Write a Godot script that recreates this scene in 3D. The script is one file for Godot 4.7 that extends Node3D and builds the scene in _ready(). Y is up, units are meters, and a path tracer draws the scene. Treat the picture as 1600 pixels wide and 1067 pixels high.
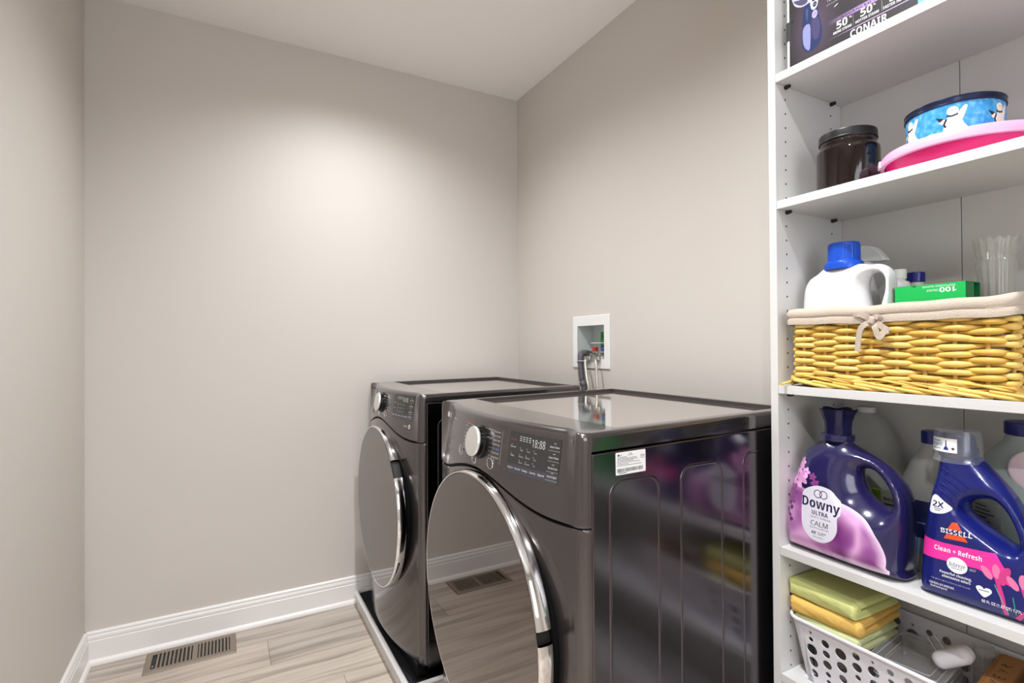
extends Node3D
# A laundry closet: grey walls, two dark front loaders, a white bookcase of cleaning things. Metres; y up; the camera stands over the origin.
const ROOM_L := -0.4485
const ROOM_R := 1.3595
const ROOM_B := -2.4102
const ROOM_F := 1.5
const ROOM_H := 2.442
const SHELF_X := 1.066
const SHELF_BACK := 1.3185

var M := {}
var taken := {}

func _ready() -> void:
	camera_and_light()
	materials()
	room()
	appliances()
	water_box()
	register()
	bookcase()
	top_shelf_things()
	second_shelf_things()
	wicker_shelf_things()
	bottle_shelf_things()
	low_shelf_things()

func camera_and_light() -> void:
	var cam := Camera3D.new()
	cam.name = "camera"
	var yaw := deg_to_rad(28.7319)
	var pitch := deg_to_rad(0.4117)
	var roll := deg_to_rad(-0.3672)
	var f := Vector3(sin(yaw), 0, -cos(yaw))
	var r := Vector3(cos(yaw), 0, sin(yaw))
	var f2 := f * cos(pitch) + Vector3.UP * sin(pitch)
	var u2 := Vector3.UP * cos(pitch) - f * sin(pitch)
	var r3 := r * cos(roll) + u2 * sin(roll)
	var u3 := u2 * cos(roll) - r * sin(roll)
	cam.transform = Transform3D(Basis(r3, u3, -f2), Vector3(0, 1.1453, 0))
	cam.fov = 66.2816
	cam.near = 0.02
	cam.far = 50.0
	add_child(cam)
	cam.current = true
	var we := WorldEnvironment.new()
	we.name = "environment"
	var e := Environment.new()
	e.background_mode = Environment.BG_COLOR
	e.background_color = Color(0.02, 0.02, 0.02)
	e.tonemap_mode = Environment.TONE_MAPPER_LINEAR
	e.tonemap_exposure = EXPOSURE
	e.sdfgi_enabled = true
	e.ssao_enabled = true
	e.ssil_enabled = true
	we.environment = e
	add_child(we)

const EXPOSURE := 2.08
# the ceiling lamps: place, watts-like energy, name of what it stands over
func lamp(at: Vector3, energy: float, cone: float, label: String) -> void:
	var t := thing("ceiling_light", label, "light", at, 0.0, "")
	var m := MB.new()
	m.lathe([Vector2(0.092, 0.0), Vector2(0.092, -0.004), Vector2(0.086, -0.011), Vector2(0.070, -0.012), Vector2(0.066, -0.008), Vector2(0.066, 0.0)], 40)
	obj("trim_ring", m.commit(30), M.white, t)
	m = MB.new()
	m.lathe([Vector2(0.066, -0.0075), Vector2(0.03, -0.0085), Vector2(0.0, -0.009)], 40)
	obj("lens", m.commit(60), M.lamp, t)
	var l := SpotLight3D.new()
	l.name = "lamp_light"
	l.light_energy = energy
	l.light_color = Color(0.985, 0.99, 1.0)
	l.light_size = 0.03
	l.spot_range = 12.0
	l.spot_attenuation = 2.0
	l.spot_angle = cone
	l.spot_angle_attenuation = 1.0
	l.shadow_enabled = true
	l.position = Vector3(0, -0.016, 0)
	l.rotation = Vector3(-PI / 2, 0, 0)
	t.add_child(l)

# ---------------------------------------------------------------- naming
func numbered(called: String) -> String:
	var n: int = taken.get(called, 0)
	taken[called] = n + 1
	return called if n == 0 else "%s_%03d" % [called, n]

func thing(called: String, label: String, category: String, at := Vector3.ZERO, turn := 0.0, group := "") -> Node3D:
	var o := Node3D.new()
	o.name = numbered(called)
	add_child(o, true)
	o.position = at
	o.rotation.y = turn
	tag(o, label, category, group)
	return o

func tag(o: Node3D, label: String, category: String, group := "") -> void:
	o.set_meta("label", label)
	o.set_meta("category", category)
	if group:
		o.set_meta("group", group)

func obj(called: String, mesh: Mesh, m: Material, parent: Node = null, label := "") -> MeshInstance3D:
	var o := MeshInstance3D.new()
	o.mesh = mesh
	o.material_override = m
	if parent == null:
		o.name = numbered(called)
		add_child(o, true)
	else:
		var n := 0
		var nm := called
		while parent.has_node(NodePath(nm)):
			n += 1
			nm = "%s_%03d" % [called, n]
		o.name = nm
		parent.add_child(o, true)
	if label:
		o.set_meta("label", label)
	return o

func struct(called: String, mesh: Mesh, m: Material, label: String, category: String) -> MeshInstance3D:
	var o := obj(called, mesh, m)
	o.set_meta("kind", "structure")
	tag(o, label, category)
	return o

# ---------------------------------------------------------------- mesh builder (triangles are given counter-clockwise from outside)
class MB:
	var P := PackedVector3Array()
	var U := PackedVector2Array()
	var C := PackedColorArray()

	func tri(a: Vector3, b: Vector3, c: Vector3, ua := Vector2.ZERO, ub := Vector2.ZERO, uc := Vector2.ZERO) -> void:
		P.append(a); P.append(b); P.append(c)
		U.append(ua); U.append(ub); U.append(uc)

	func quad(a: Vector3, b: Vector3, c: Vector3, d: Vector3, ua := Vector2.ZERO, ub := Vector2.ZERO, uc := Vector2.ZERO, ud := Vector2.ZERO) -> void:
		tri(a, b, c, ua, ub, uc)
		tri(a, c, d, ua, uc, ud)

	func commit(crease := 40.0) -> ArrayMesh:
		var nt := P.size() / 3
		var fn := PackedVector3Array()
		fn.resize(nt)
		var at := {}
		var lim := cos(deg_to_rad(crease))
		for t in nt:
			var n := (P[t * 3 + 1] - P[t * 3]).cross(P[t * 3 + 2] - P[t * 3])
			fn[t] = n
			if crease > 0.0:
				for k in 3:
					var key := Vector3i((P[t * 3 + k] * 50000.0).round())
					if at.has(key):
						at[key].append(t)
					else:
						at[key] = [t]
		var V := PackedVector3Array()
		var N := PackedVector3Array()
		var T := PackedVector2Array()
		V.resize(nt * 3)
		N.resize(nt * 3)
		T.resize(nt * 3)
		for t in nt:
			var own := fn[t].normalized()
			for k in 3:
				var n := own
				if crease > 0.0:
					var key := Vector3i((P[t * 3 + k] * 50000.0).round())
					n = Vector3.ZERO
					for o in at[key]:
						if crease >= 180.0 or fn[o].normalized().dot(own) > lim:
							n += fn[o]
					n = n.normalized() if n.length_squared() > 1e-24 else own
				var w: int = t * 3 + [0, 2, 1][k]
				V[w] = P[t * 3 + k]
				N[w] = n
				T[w] = U[t * 3 + k]
		var A := []
		A.resize(Mesh.ARRAY_MAX)
		A[Mesh.ARRAY_VERTEX] = V
		A[Mesh.ARRAY_NORMAL] = N
		A[Mesh.ARRAY_TEX_UV] = T
		var am := ArrayMesh.new()
		if V.size():
			am.add_surface_from_arrays(Mesh.PRIMITIVE_TRIANGLES, A)
		return am

	# a box with rounded edges
	func rbox(c: Vector3, s: Vector3, r := 0.002, k := 2, b := Basis()) -> void:
		r = minf(r, minf(s.x, minf(s.y, s.z)) * 0.499)
		var h := s * 0.5 - Vector3(r, r, r)
		var L := []
		for i in k + 1:
			L.append([-1.0, -tan(PI / 4 * (1.0 - float(i) / k))])
		for i in k + 1:
			L.append([1.0, tan(PI / 4 * float(i) / k)])
		for ax in 3:
			for sg in [-1.0, 1.0]:
				var g := []
				for iu in L.size():
					var row := []
					for iv in L.size():
						var d := Vector3(L[iu][1], L[iv][1], 1.0).normalized() * r
						var q := Vector3(L[iu][0], L[iv][0], 1.0)
						var p := Vector3.ZERO
						var e := Vector3.ZERO
						if ax == 0:
							p = Vector3(q.z * sg * h.x, q.x * h.y, q.y * h.z); e = Vector3(d.z * sg, d.x, d.y)
						elif ax == 1:
							p = Vector3(q.y * h.x, q.z * sg * h.y, q.x * h.z); e = Vector3(d.y, d.z * sg, d.x)
						else:
							p = Vector3(q.x * h.x, q.y * h.y, q.z * sg * h.z); e = Vector3(d.x, d.y, d.z * sg)
						row.append(c + b * (p + e))
					g.append(row)
				for iu in L.size() - 1:
					for iv in L.size() - 1:
						if sg > 0:
							quad(g[iu][iv], g[iu + 1][iv], g[iu + 1][iv + 1], g[iu][iv + 1])
						else:
							quad(g[iu][iv], g[iu][iv + 1], g[iu + 1][iv + 1], g[iu + 1][iv])

	# turn a profile of (radius, height) round the y axis of xf; the profile runs so that the outside is on its right going up
	func lathe(prof: Array, seg: int, xf := Transform3D(), a0 := 0.0, a1 := TAU, wob = null) -> void:
		var rings := []
		for i in prof.size():
			var ring := PackedVector3Array()
			for j in seg + 1:
				var a := a0 + (a1 - a0) * j / seg
				if absf(a1 - a0 - TAU) < 1e-6 and j == seg:
					a = a0
				var q: Vector2 = prof[i]
				if wob != null:
					q = wob.call(q, a)
				ring.append(xf * Vector3(q.x * cos(a), q.y, -q.x * sin(a)))
			rings.append(ring)
		for i in prof.size() - 1:
			for j in seg:
				var ua := Vector2(float(j) / seg, 1.0 - float(i) / (prof.size() - 1))
				var ub := Vector2(float(j + 1) / seg, ua.y)
				var uc := Vector2(ub.x, 1.0 - float(i + 1) / (prof.size() - 1))
				var ud := Vector2(ua.x, uc.y)
				if prof[i].x < 1e-7:
					tri(rings[i][j], rings[i + 1][j + 1], rings[i + 1][j], ua, uc, ud)
				elif prof[i + 1].x < 1e-7:
					tri(rings[i][j], rings[i][j + 1], rings[i + 1][j], ua, ub, ud)
				else:
					quad(rings[i][j], rings[i][j + 1], rings[i + 1][j + 1], rings[i + 1][j], ua, ub, uc, ud)

	# rings of points, joined; ring order counter-clockwise seen from the end it travels to
	func loft(rings: Array, closed := true, cap0 := false, cap1 := false) -> void:
		var n: int = rings[0].size()
		var last := n if closed else n - 1
		for i in rings.size() - 1:
			for j in last:
				var k := (j + 1) % n
				var a := Vector2(float(j) / last, float(i) / (rings.size() - 1))
				var b := Vector2(float(j + 1) / last, a.y)
				var c := Vector2(b.x, float(i + 1) / (rings.size() - 1))
				quad(rings[i][j], rings[i][k], rings[i + 1][k], rings[i + 1][j], a, b, c, Vector2(a.x, c.y))
		if cap0:
			fan(rings[0], true)
		if cap1:
			fan(rings[-1], false)

	func fan(ring: PackedVector3Array, back: bool) -> void:
		var c := Vector3.ZERO
		for p in ring:
			c += p
		c /= ring.size()
		for j in ring.size():
			var k := (j + 1) % ring.size()
			if back:
				tri(c, ring[k], ring[j])
			else:
				tri(c, ring[j], ring[k])

	# a round or flattened bar along a path; rad is a number or one per point
	func tube(path: Array, rad, sides := 8, closed := false, flat := 1.0, up := Vector3.ZERO, caps := true) -> void:
		var n := path.size()
		var rings := []
		var nrm := up
		for i in n:
			var t: Vector3
			if closed:
				t = (path[(i + 1) % n] - path[(i + n - 1) % n]).normalized()
			else:
				t = (path[mini(i + 1, n - 1)] - path[maxi(i - 1, 0)]).normalized()
			if i == 0 and nrm == Vector3.ZERO:
				nrm = Vector3.UP if absf(t.y) < 0.9 else Vector3.RIGHT
			var base := up if up != Vector3.ZERO else nrm
			var s := t.cross(base)
			if s.length() < 1e-5:
				s = t.cross(Vector3(0.3, 0.2, 0.9))
			s = s.normalized()
			nrm = s.cross(t).normalized()
			var r: float = rad[i] if rad is Array or rad is PackedFloat32Array else rad
			var ring := PackedVector3Array()
			for j in sides:
				var a := TAU * j / sides
				ring.append(path[i] + s * (cos(a) * r) + nrm * (sin(a) * r * flat))
			rings.append(ring)
		if closed:
			rings.append(rings[0])
		var out := []
		for rg in rings:
			var q := PackedVector3Array(rg)
			q.reverse()
			out.append(q)
		loft(out, true, caps and not closed, caps and not closed)

	# a flat outline (u, v) pushed from w0 to w1 along the third axis of xf, with the edge of the w1 face bevelled
	func prism(poly: PackedVector2Array, w0: float, w1: float, xf := Transform3D(), bevel := 0.0, both := false) -> void:
		var q := poly
		if Geometry2D.is_polygon_clockwise(q):
			q = q.duplicate()
			q.reverse()
		var n := q.size()
		var inn := PackedVector2Array()
		for i in n:
			var a := (q[i] - q[(i + n - 1) % n]).normalized()
			var b := (q[(i + 1) % n] - q[i]).normalized()
			var d := Vector2(-a.y - b.y, a.x + b.x).normalized()
			var cs := maxf(0.35, d.dot(Vector2(-a.y, a.x)))
			inn.append(q[i] + d * bevel / cs)
		var lv := []
		if both and bevel > 0:
			lv = [[inn, w0], [q, w0 + bevel], [q, w1 - bevel], [inn, w1]]
		elif bevel > 0:
			lv = [[q, w0], [q, w1 - bevel], [inn, w1]]
		else:
			lv = [[q, w0], [q, w1]]
		for i in lv.size() - 1:
			for j in n:
				var k := (j + 1) % n
				var A: PackedVector2Array = lv[i][0]
				var B: PackedVector2Array = lv[i + 1][0]
				quad(xf * Vector3(A[j].x, A[j].y, lv[i][1]), xf * Vector3(A[k].x, A[k].y, lv[i][1]), xf * Vector3(B[k].x, B[k].y, lv[i + 1][1]), xf * Vector3(B[j].x, B[j].y, lv[i + 1][1]), A[j], A[k], B[k], B[j])
		for e in [[lv[0], true], [lv[-1], false]]:
			var R: PackedVector2Array = e[0][0]
			var w: float = e[0][1]
			var ix := Geometry2D.triangulate_polygon(R)
			if ix.is_empty():
				R = q
				ix = Geometry2D.triangulate_polygon(R)
			for t in range(0, ix.size(), 3):
				var a := R[ix[t]]
				var b := R[ix[t + 1]]
				var c := R[ix[t + 2]]
				if ((b - a).cross(c - a) < 0) != e[1]:
					var s := b
					b = c
					c = s
				tri(xf * Vector3(a.x, a.y, w), xf * Vector3(b.x, b.y, w), xf * Vector3(c.x, c.y, w), a, b, c)

	func grid(nu: int, nv: int, f: Callable, flip := false) -> void:
		var g := []
		for i in nu + 1:
			var row := PackedVector3Array()
			for j in nv + 1:
				row.append(f.call(float(i) / nu, float(j) / nv))
			g.append(row)
		for i in nu:
			for j in nv:
				var a := Vector2(float(i) / nu, 1.0 - float(j) / nv)
				var b := Vector2(float(i + 1) / nu, a.y)
				var c := Vector2(b.x, 1.0 - float(j + 1) / nv)
				var d := Vector2(a.x, c.y)
				if flip:
					quad(g[i][j], g[i][j + 1], g[i + 1][j + 1], g[i + 1][j], a, d, c, b)
				else:
					quad(g[i][j], g[i + 1][j], g[i + 1][j + 1], g[i][j + 1], a, b, c, d)

	# surface nets over a block of space
	func nets(lo: Vector3, hi: Vector3, cell: float, f: Callable) -> void:
		var n := Vector3i(((hi - lo) / cell).ceil()) + Vector3i.ONE
		var val := PackedFloat32Array()
		val.resize(n.x * n.y * n.z)
		var i := 0
		for z in n.z:
			for y in n.y:
				for x in n.x:
					val[i] = f.call(lo + Vector3(x, y, z) * cell)
					i += 1
		var sy := n.x
		var sz := n.x * n.y
		var vert := {}
		var off := [0, 1, sy, sy + 1, sz, sz + 1, sz + sy, sz + sy + 1]
		var edges := [[0, 1], [2, 3], [4, 5], [6, 7], [0, 2], [1, 3], [4, 6], [5, 7], [0, 4], [1, 5], [2, 6], [3, 7]]
		var corner := []
		for k in 8:
			corner.append(Vector3(k & 1, (k >> 1) & 1, (k >> 2) & 1))
		for z in n.z - 1:
			for y in n.y - 1:
				for x in n.x - 1:
					var b := x + y * sy + z * sz
					var inside := 0
					for k in 8:
						if val[b + off[k]] < 0.0:
							inside += 1
					if inside == 0 or inside == 8:
						continue
					var s := Vector3.ZERO
					var c := 0
					for e in edges:
						var a0 := val[b + off[e[0]]]
						var a1 := val[b + off[e[1]]]
						if (a0 < 0.0) != (a1 < 0.0):
							s += corner[e[0]].lerp(corner[e[1]], a0 / (a0 - a1))
							c += 1
					vert[b] = lo + (Vector3(x, y, z) + s / c) * cell
		for z in range(1, n.z - 1):
			for y in range(1, n.y - 1):
				for x in range(1, n.x - 1):
					var b := x + y * sy + z * sz
					var v0 := val[b] < 0.0
					if v0 != (val[b + 1] < 0.0):
						_nq(vert, b, b - sy, b - sy - sz, b - sz, v0)
					if v0 != (val[b + sy] < 0.0):
						_nq(vert, b, b - sz, b - sz - 1, b - 1, v0)
					if v0 != (val[b + sz] < 0.0):
						_nq(vert, b, b - 1, b - 1 - sy, b - sy, v0)

	func _nq(v: Dictionary, a: int, b: int, c: int, d: int, keep: bool) -> void:
		if not (v.has(a) and v.has(b) and v.has(c) and v.has(d)):
			return
		if keep:
			quad(v[a], v[b], v[c], v[d])
		else:
			quad(v[a], v[d], v[c], v[b])

# ---------------------------------------------------------------- small geometry helpers
func V3(x: float, y: float, z: float) -> Vector3:
	return Vector3(x, y, z)

func smooth_path(pts: Array, per := 6, closed := false) -> Array:
	var out := []
	var n := pts.size()
	var segs := n if closed else n - 1
	for i in segs:
		var p0 = pts[(i + n - 1) % n] if closed else pts[maxi(i - 1, 0)]
		var p1 = pts[i]
		var p2 = pts[(i + 1) % n]
		var p3 = pts[(i + 2) % n] if closed else pts[mini(i + 2, n - 1)]
		for k in per:
			var t := float(k) / per
			out.append(p1.cubic_interpolate(p2, p0, p3, t))
	if not closed:
		out.append(pts[n - 1])
	return out

func poly2(pts: Array, per := 1) -> PackedVector2Array:
	var r := PackedVector2Array()
	for p in (smooth_path(pts, per, true) if per > 1 else pts):
		r.append(p)
	return r

func rrect(w: float, h: float, r: float, k := 5, c := Vector2.ZERO) -> PackedVector2Array:
	var q := PackedVector2Array()
	for i in 4:
		var o := Vector2((w / 2 - r) * (1 if i == 0 or i == 3 else -1), (h / 2 - r) * (1 if i < 2 else -1))
		for j in k + 1:
			var a := PI / 2 * (i + float(j) / k)
			q.append(c + o + Vector2(cos(a), sin(a)) * r)
	return q

func sd_poly(p: Vector2, q: PackedVector2Array) -> float:
	var d := 1e9
	var s := 1.0
	var n := q.size()
	var j := n - 1
	for i in n:
		var e := q[j] - q[i]
		var w := p - q[i]
		var b := w - e * clampf(w.dot(e) / maxf(e.length_squared(), 1e-12), 0.0, 1.0)
		d = minf(d, b.length_squared())
		var c1 := p.y >= q[i].y
		var c2 := p.y < q[j].y
		var c3 := e.x * w.y > e.y * w.x
		if (c1 and c2 and c3) or (not c1 and not c2 and not c3):
			s = -s
		j = i
	return s * sqrt(d)

# a moulded bottle: outline in (z, y), half depth given by height, edges rounded by r, a hand hole with a flared mouth
func bottle(outline: PackedVector2Array, hole: PackedVector2Array, half: Callable, r: float, cell: float, flare: float, dmax: float) -> MB:
	var lo2 := outline[0]
	var hi2 := outline[0]
	for p in outline:
		lo2 = lo2.min(p)
		hi2 = hi2.max(p)
	lo2 -= Vector2(2, 2) * cell
	hi2 += Vector2(2, 2) * cell
	var nz := int(ceil((hi2.x - lo2.x) / cell)) + 2
	var ny := int(ceil((hi2.y - lo2.y) / cell)) + 2
	var S := PackedFloat32Array()
	var Hh := PackedFloat32Array()
	for k in nz:
		for j in ny:
			var p := lo2 + Vector2(k, j) * cell
			S.append(sd_poly(p, outline))
			Hh.append(sd_poly(p, hole) if hole.size() else 1.0)
	var m := MB.new()
	var x0 := -dmax - 2.0 * cell
	var f := func(p: Vector3) -> float:
		var k := clampi(roundi((p.z - lo2.x) / cell), 0, nz - 1)
		var j := clampi(roundi((p.y - lo2.y) / cell), 0, ny - 1)
		var T: float = half.call(p.y)
		var a := S[k * ny + j] + r
		var b := absf(p.x) - T + r
		var d := Vector2(maxf(a, 0.0), maxf(b, 0.0)).length() + minf(maxf(a, b), 0.0) - r
		var hh := Hh[k * ny + j]
		if hh < 0.2:
			var q := absf(p.x) / T
			var g := -(hh - flare * q * q)
			var kk := 0.010
			var h := maxf(kk - absf(d - g), 0.0) / kk
			d = maxf(d, g) + h * h * kk * 0.25
		return d
	m.nets(Vector3(x0, lo2.y, lo2.x), Vector3(-x0, hi2.y, hi2.x), cell, f)
	return m

# the triangles of a moulded body that face the front and lie in a (z, y) window, lifted a little: the printed label
func label_patch(src: MB, lo: Vector2, hi: Vector2, lift: float) -> ArrayMesh:
	var body := src.commit(180)
	var A := body.surface_get_arrays(0)
	var V: PackedVector3Array = A[Mesh.ARRAY_VERTEX]
	var N: PackedVector3Array = A[Mesh.ARRAY_NORMAL]
	var v2 := PackedVector3Array()
	var n2 := PackedVector3Array()
	var u2 := PackedVector2Array()
	for t in range(0, V.size(), 3):
		var ok := true
		for k in 3:
			var p := V[t + k]
			if N[t + k].x > 0.25 or p.z < lo.x or p.z > hi.x or p.y < lo.y or p.y > hi.y or p.x > 0.02:
				ok = false
		if not ok:
			continue
		for k in 3:
			var p := V[t + k]
			v2.append(p + N[t + k] * lift)
			n2.append(N[t + k])
			u2.append(Vector2((p.z - lo.x) / (hi.x - lo.x), (hi.y - p.y) / (hi.y - lo.y)))
	var B := []
	B.resize(Mesh.ARRAY_MAX)
	B[Mesh.ARRAY_VERTEX] = v2
	B[Mesh.ARRAY_NORMAL] = n2
	B[Mesh.ARRAY_TEX_UV] = u2
	var am := ArrayMesh.new()
	am.add_surface_from_arrays(Mesh.PRIMITIVE_TRIANGLES, B)
	return am

# ---------------------------------------------------------------- print: flat artwork drawn in metres
class Print:
	var im: Image
	var lo: Vector2
	var sc: float
	func _init(l: Vector2, h: Vector2, px: float, back: Color) -> void:
		lo = Vector2(l.x, h.y)
		sc = px / maxf(h.x - l.x, h.y - l.y)
		im = Image.create_empty(int(round((h.x - l.x) * sc)), int(round((h.y - l.y) * sc)), false, Image.FORMAT_RGBA8)
		im.fill(back)
	func to_px(p: Vector2) -> Vector2:
		return Vector2(p.x - lo.x, lo.y - p.y) * sc
	func poly(q: PackedVector2Array, c: Color) -> void:
		raw(q, c)
	func raw(src: PackedVector2Array, c: Color) -> void:
		var q := PackedVector2Array()
		var y0 := 1e9
		var y1 := -1e9
		for p in src:
			var t := to_px(p)
			q.append(t)
			y0 = minf(y0, t.y)
			y1 = maxf(y1, t.y)
		for y in range(maxi(0, int(floor(y0))), mini(im.get_height(), int(ceil(y1)) + 1)):
			var yy := y + 0.5
			var xs := []
			for i in q.size():
				var a := q[i]
				var b := q[(i + 1) % q.size()]
				if (a.y <= yy) != (b.y <= yy):
					xs.append(a.x + (yy - a.y) / (b.y - a.y) * (b.x - a.x))
			xs.sort()
			for i in range(0, xs.size() - 1, 2):
				var l := maxi(0, roundi(xs[i]))
				var r := mini(im.get_width(), roundi(xs[i + 1]))
				if r > l:
					im.fill_rect(Rect2i(l, y, r - l, 1), c)
	func oval(c: Vector2, rx: float, ry: float, col: Color, rot := 0.0) -> void:
		var q := PackedVector2Array()
		for i in 40:
			q.append(c + Vector2(cos(TAU * i / 40) * rx, sin(TAU * i / 40) * ry).rotated(rot))
		raw(q, col)
	func line(pts: Array, w: float, col: Color) -> void:
		for i in pts.size() - 1:
			var d: Vector2 = (pts[i + 1] - pts[i]).normalized()
			var n := Vector2(-d.y, d.x) * w * 0.5
			raw(PackedVector2Array([pts[i] + n, pts[i + 1] + n, pts[i + 1] - n, pts[i] - n]), col)
	func rect(a: Vector2, b: Vector2, col: Color) -> void:
		raw(PackedVector2Array([a, Vector2(b.x, a.y), b, Vector2(a.x, b.y)]), col)
	# words centred on c; h is the height of a capital; wide sets the whole width (0: as it comes)
	func text(s: String, c: Vector2, h: float, col: Color, bold := true, rot := 0.0, wide := 0.0, serif := false, slant := 0.0) -> void:
		var tm := TextMesh.new()
		var f := SystemFont.new()
		f.font_names = PackedStringArray(["Droid Serif" if serif else "Droid Sans"])
		f.font_weight = 700 if bold else 400
		tm.font = f
		tm.text = s
		tm.font_size = 64
		tm.pixel_size = 0.01
		tm.depth = 0.0
		var A := tm.get_mesh_arrays()
		var V: PackedVector3Array = A[Mesh.ARRAY_VERTEX]
		if V.is_empty():
			return
		var lo2 := Vector2(1e9, 1e9)
		var hi2 := -lo2
		for v in V:
			lo2 = lo2.min(Vector2(v.x, v.y))
			hi2 = hi2.max(Vector2(v.x, v.y))
		var k := h / 0.457
		var kx := k if wide == 0.0 else wide / maxf(hi2.x - lo2.x, 1e-4)
		var mid := Vector2((lo2.x + hi2.x) / 2, 0.0)
		var base := lo2.y if not ("g" in s or "y" in s or "p" in s or "j" in s or "," in s or "Q" in s) else lo2.y + 0.13
		for t in range(0, V.size(), 3):
			var q := PackedVector2Array()
			for j in 3:
				var v := Vector2(V[t + j].x, V[t + j].y) - mid
				var yy := (v.y - base) * k - h / 2
				q.append(c + Vector2(v.x * kx + yy * slant, yy).rotated(rot))
			raw(q, col)
	func tex() -> ImageTexture:
		return ImageTexture.create_from_image(im)

func mat(c: Color, rough := 0.5, metal := 0.0, spec := 0.5) -> StandardMaterial3D:
	var m := StandardMaterial3D.new()
	m.albedo_color = c
	m.roughness = rough
	m.metallic = metal
	m.metallic_specular = spec
	return m

func clear(c: Color, alpha: float, rough := 0.08) -> StandardMaterial3D:
	var m := mat(c, rough)
	m.transparency = BaseMaterial3D.TRANSPARENCY_ALPHA
	m.albedo_color = Color(c.r, c.g, c.b, alpha)
	m.cull_mode = BaseMaterial3D.CULL_DISABLED
	return m

func printed(p: Print, rough := 0.35, cut := false) -> StandardMaterial3D:
	var m := mat(Color.WHITE, rough)
	m.albedo_texture = p.tex()
	if cut:
		m.transparency = BaseMaterial3D.TRANSPARENCY_ALPHA_SCISSOR
		m.alpha_scissor_threshold = 0.5
	return m

func noise_tex(freq: float, oct: int, seed_: int, normal := false, strength := 4.0, size := 256) -> NoiseTexture2D:
	var n := FastNoiseLite.new()
	n.seed = seed_
	n.frequency = freq
	n.fractal_octaves = oct
	var t := NoiseTexture2D.new()
	t.width = size
	t.height = size
	t.seamless = true
	t.noise = n
	t.as_normal_map = normal
	t.bump_strength = strength
	return t

func g(v: int) -> Color:
	return Color8(v, v, v)

# ---------------------------------------------------------------- materials
func materials() -> void:
	M.wall = mat(Color8(207, 201, 194), 0.55)
	M.ceil = mat(Color8(242, 239, 236), 0.7)
	M.trim = mat(Color8(236, 233, 230), 0.3)
	M.white = mat(Color8(232, 231, 229), 0.35)
	M.board = mat(Color8(212, 211, 208), 0.38)
	M.lamp = mat(Color8(255, 250, 242), 0.5)
	M.lamp.emission_enabled = true
	M.lamp.emission = Color8(255, 244, 228)
	M.lamp.emission_energy_multiplier = 4.0
	M.black = mat(g(18), 0.5)
	M.rubber = mat(g(30), 0.7)
	M.steel = mat(Color8(98, 93, 93), 0.24, 0.85)
	M.steel.clearcoat_enabled = true
	M.steel.clearcoat = 0.5
	M.steel.clearcoat_roughness = 0.06
	M.top = mat(Color8(222, 217, 214), 0.05, 0.95)
	M.side = mat(Color8(100, 96, 101), 0.17, 1.0)
	M.glass = mat(Color8(125, 119, 116), 0.02, 1.0)
	M.chrome = mat(Color8(235, 235, 235), 0.08, 1.0)
	M.seam = mat(g(14), 0.6)
	M.gap_shade = mat(g(9), 0.85, 0.0, 0.2)  # near-black, for the shadow in the gap behind the doors
	M.rim_dark = mat(Color8(66, 60, 58), 0.35, 0.5)
	M.display = mat(g(48), 0.2)
	M.metal = mat(Color8(190, 186, 180), 0.3, 1.0)
	M.brass = mat(Color8(190, 170, 130), 0.3, 1.0)
	M.braid = mat(Color8(196, 190, 180), 0.35, 0.7)
	M.pan = mat(Color8(214, 212, 210), 0.4)

func bump(m: StandardMaterial3D, freq: float, strength: float, scale: float, seed_ := 3) -> void:
	m.normal_enabled = true
	m.normal_texture = noise_tex(freq, 3, seed_, true, strength)
	m.uv1_triplanar = true
	m.uv1_scale = Vector3.ONE * scale

# ---------------------------------------------------------------- room
func slab(lo: Vector3, hi: Vector3) -> ArrayMesh:
	var m := MB.new()
	m.rbox((lo + hi) / 2, hi - lo, 0.0005, 1)
	return m.commit(30)

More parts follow.
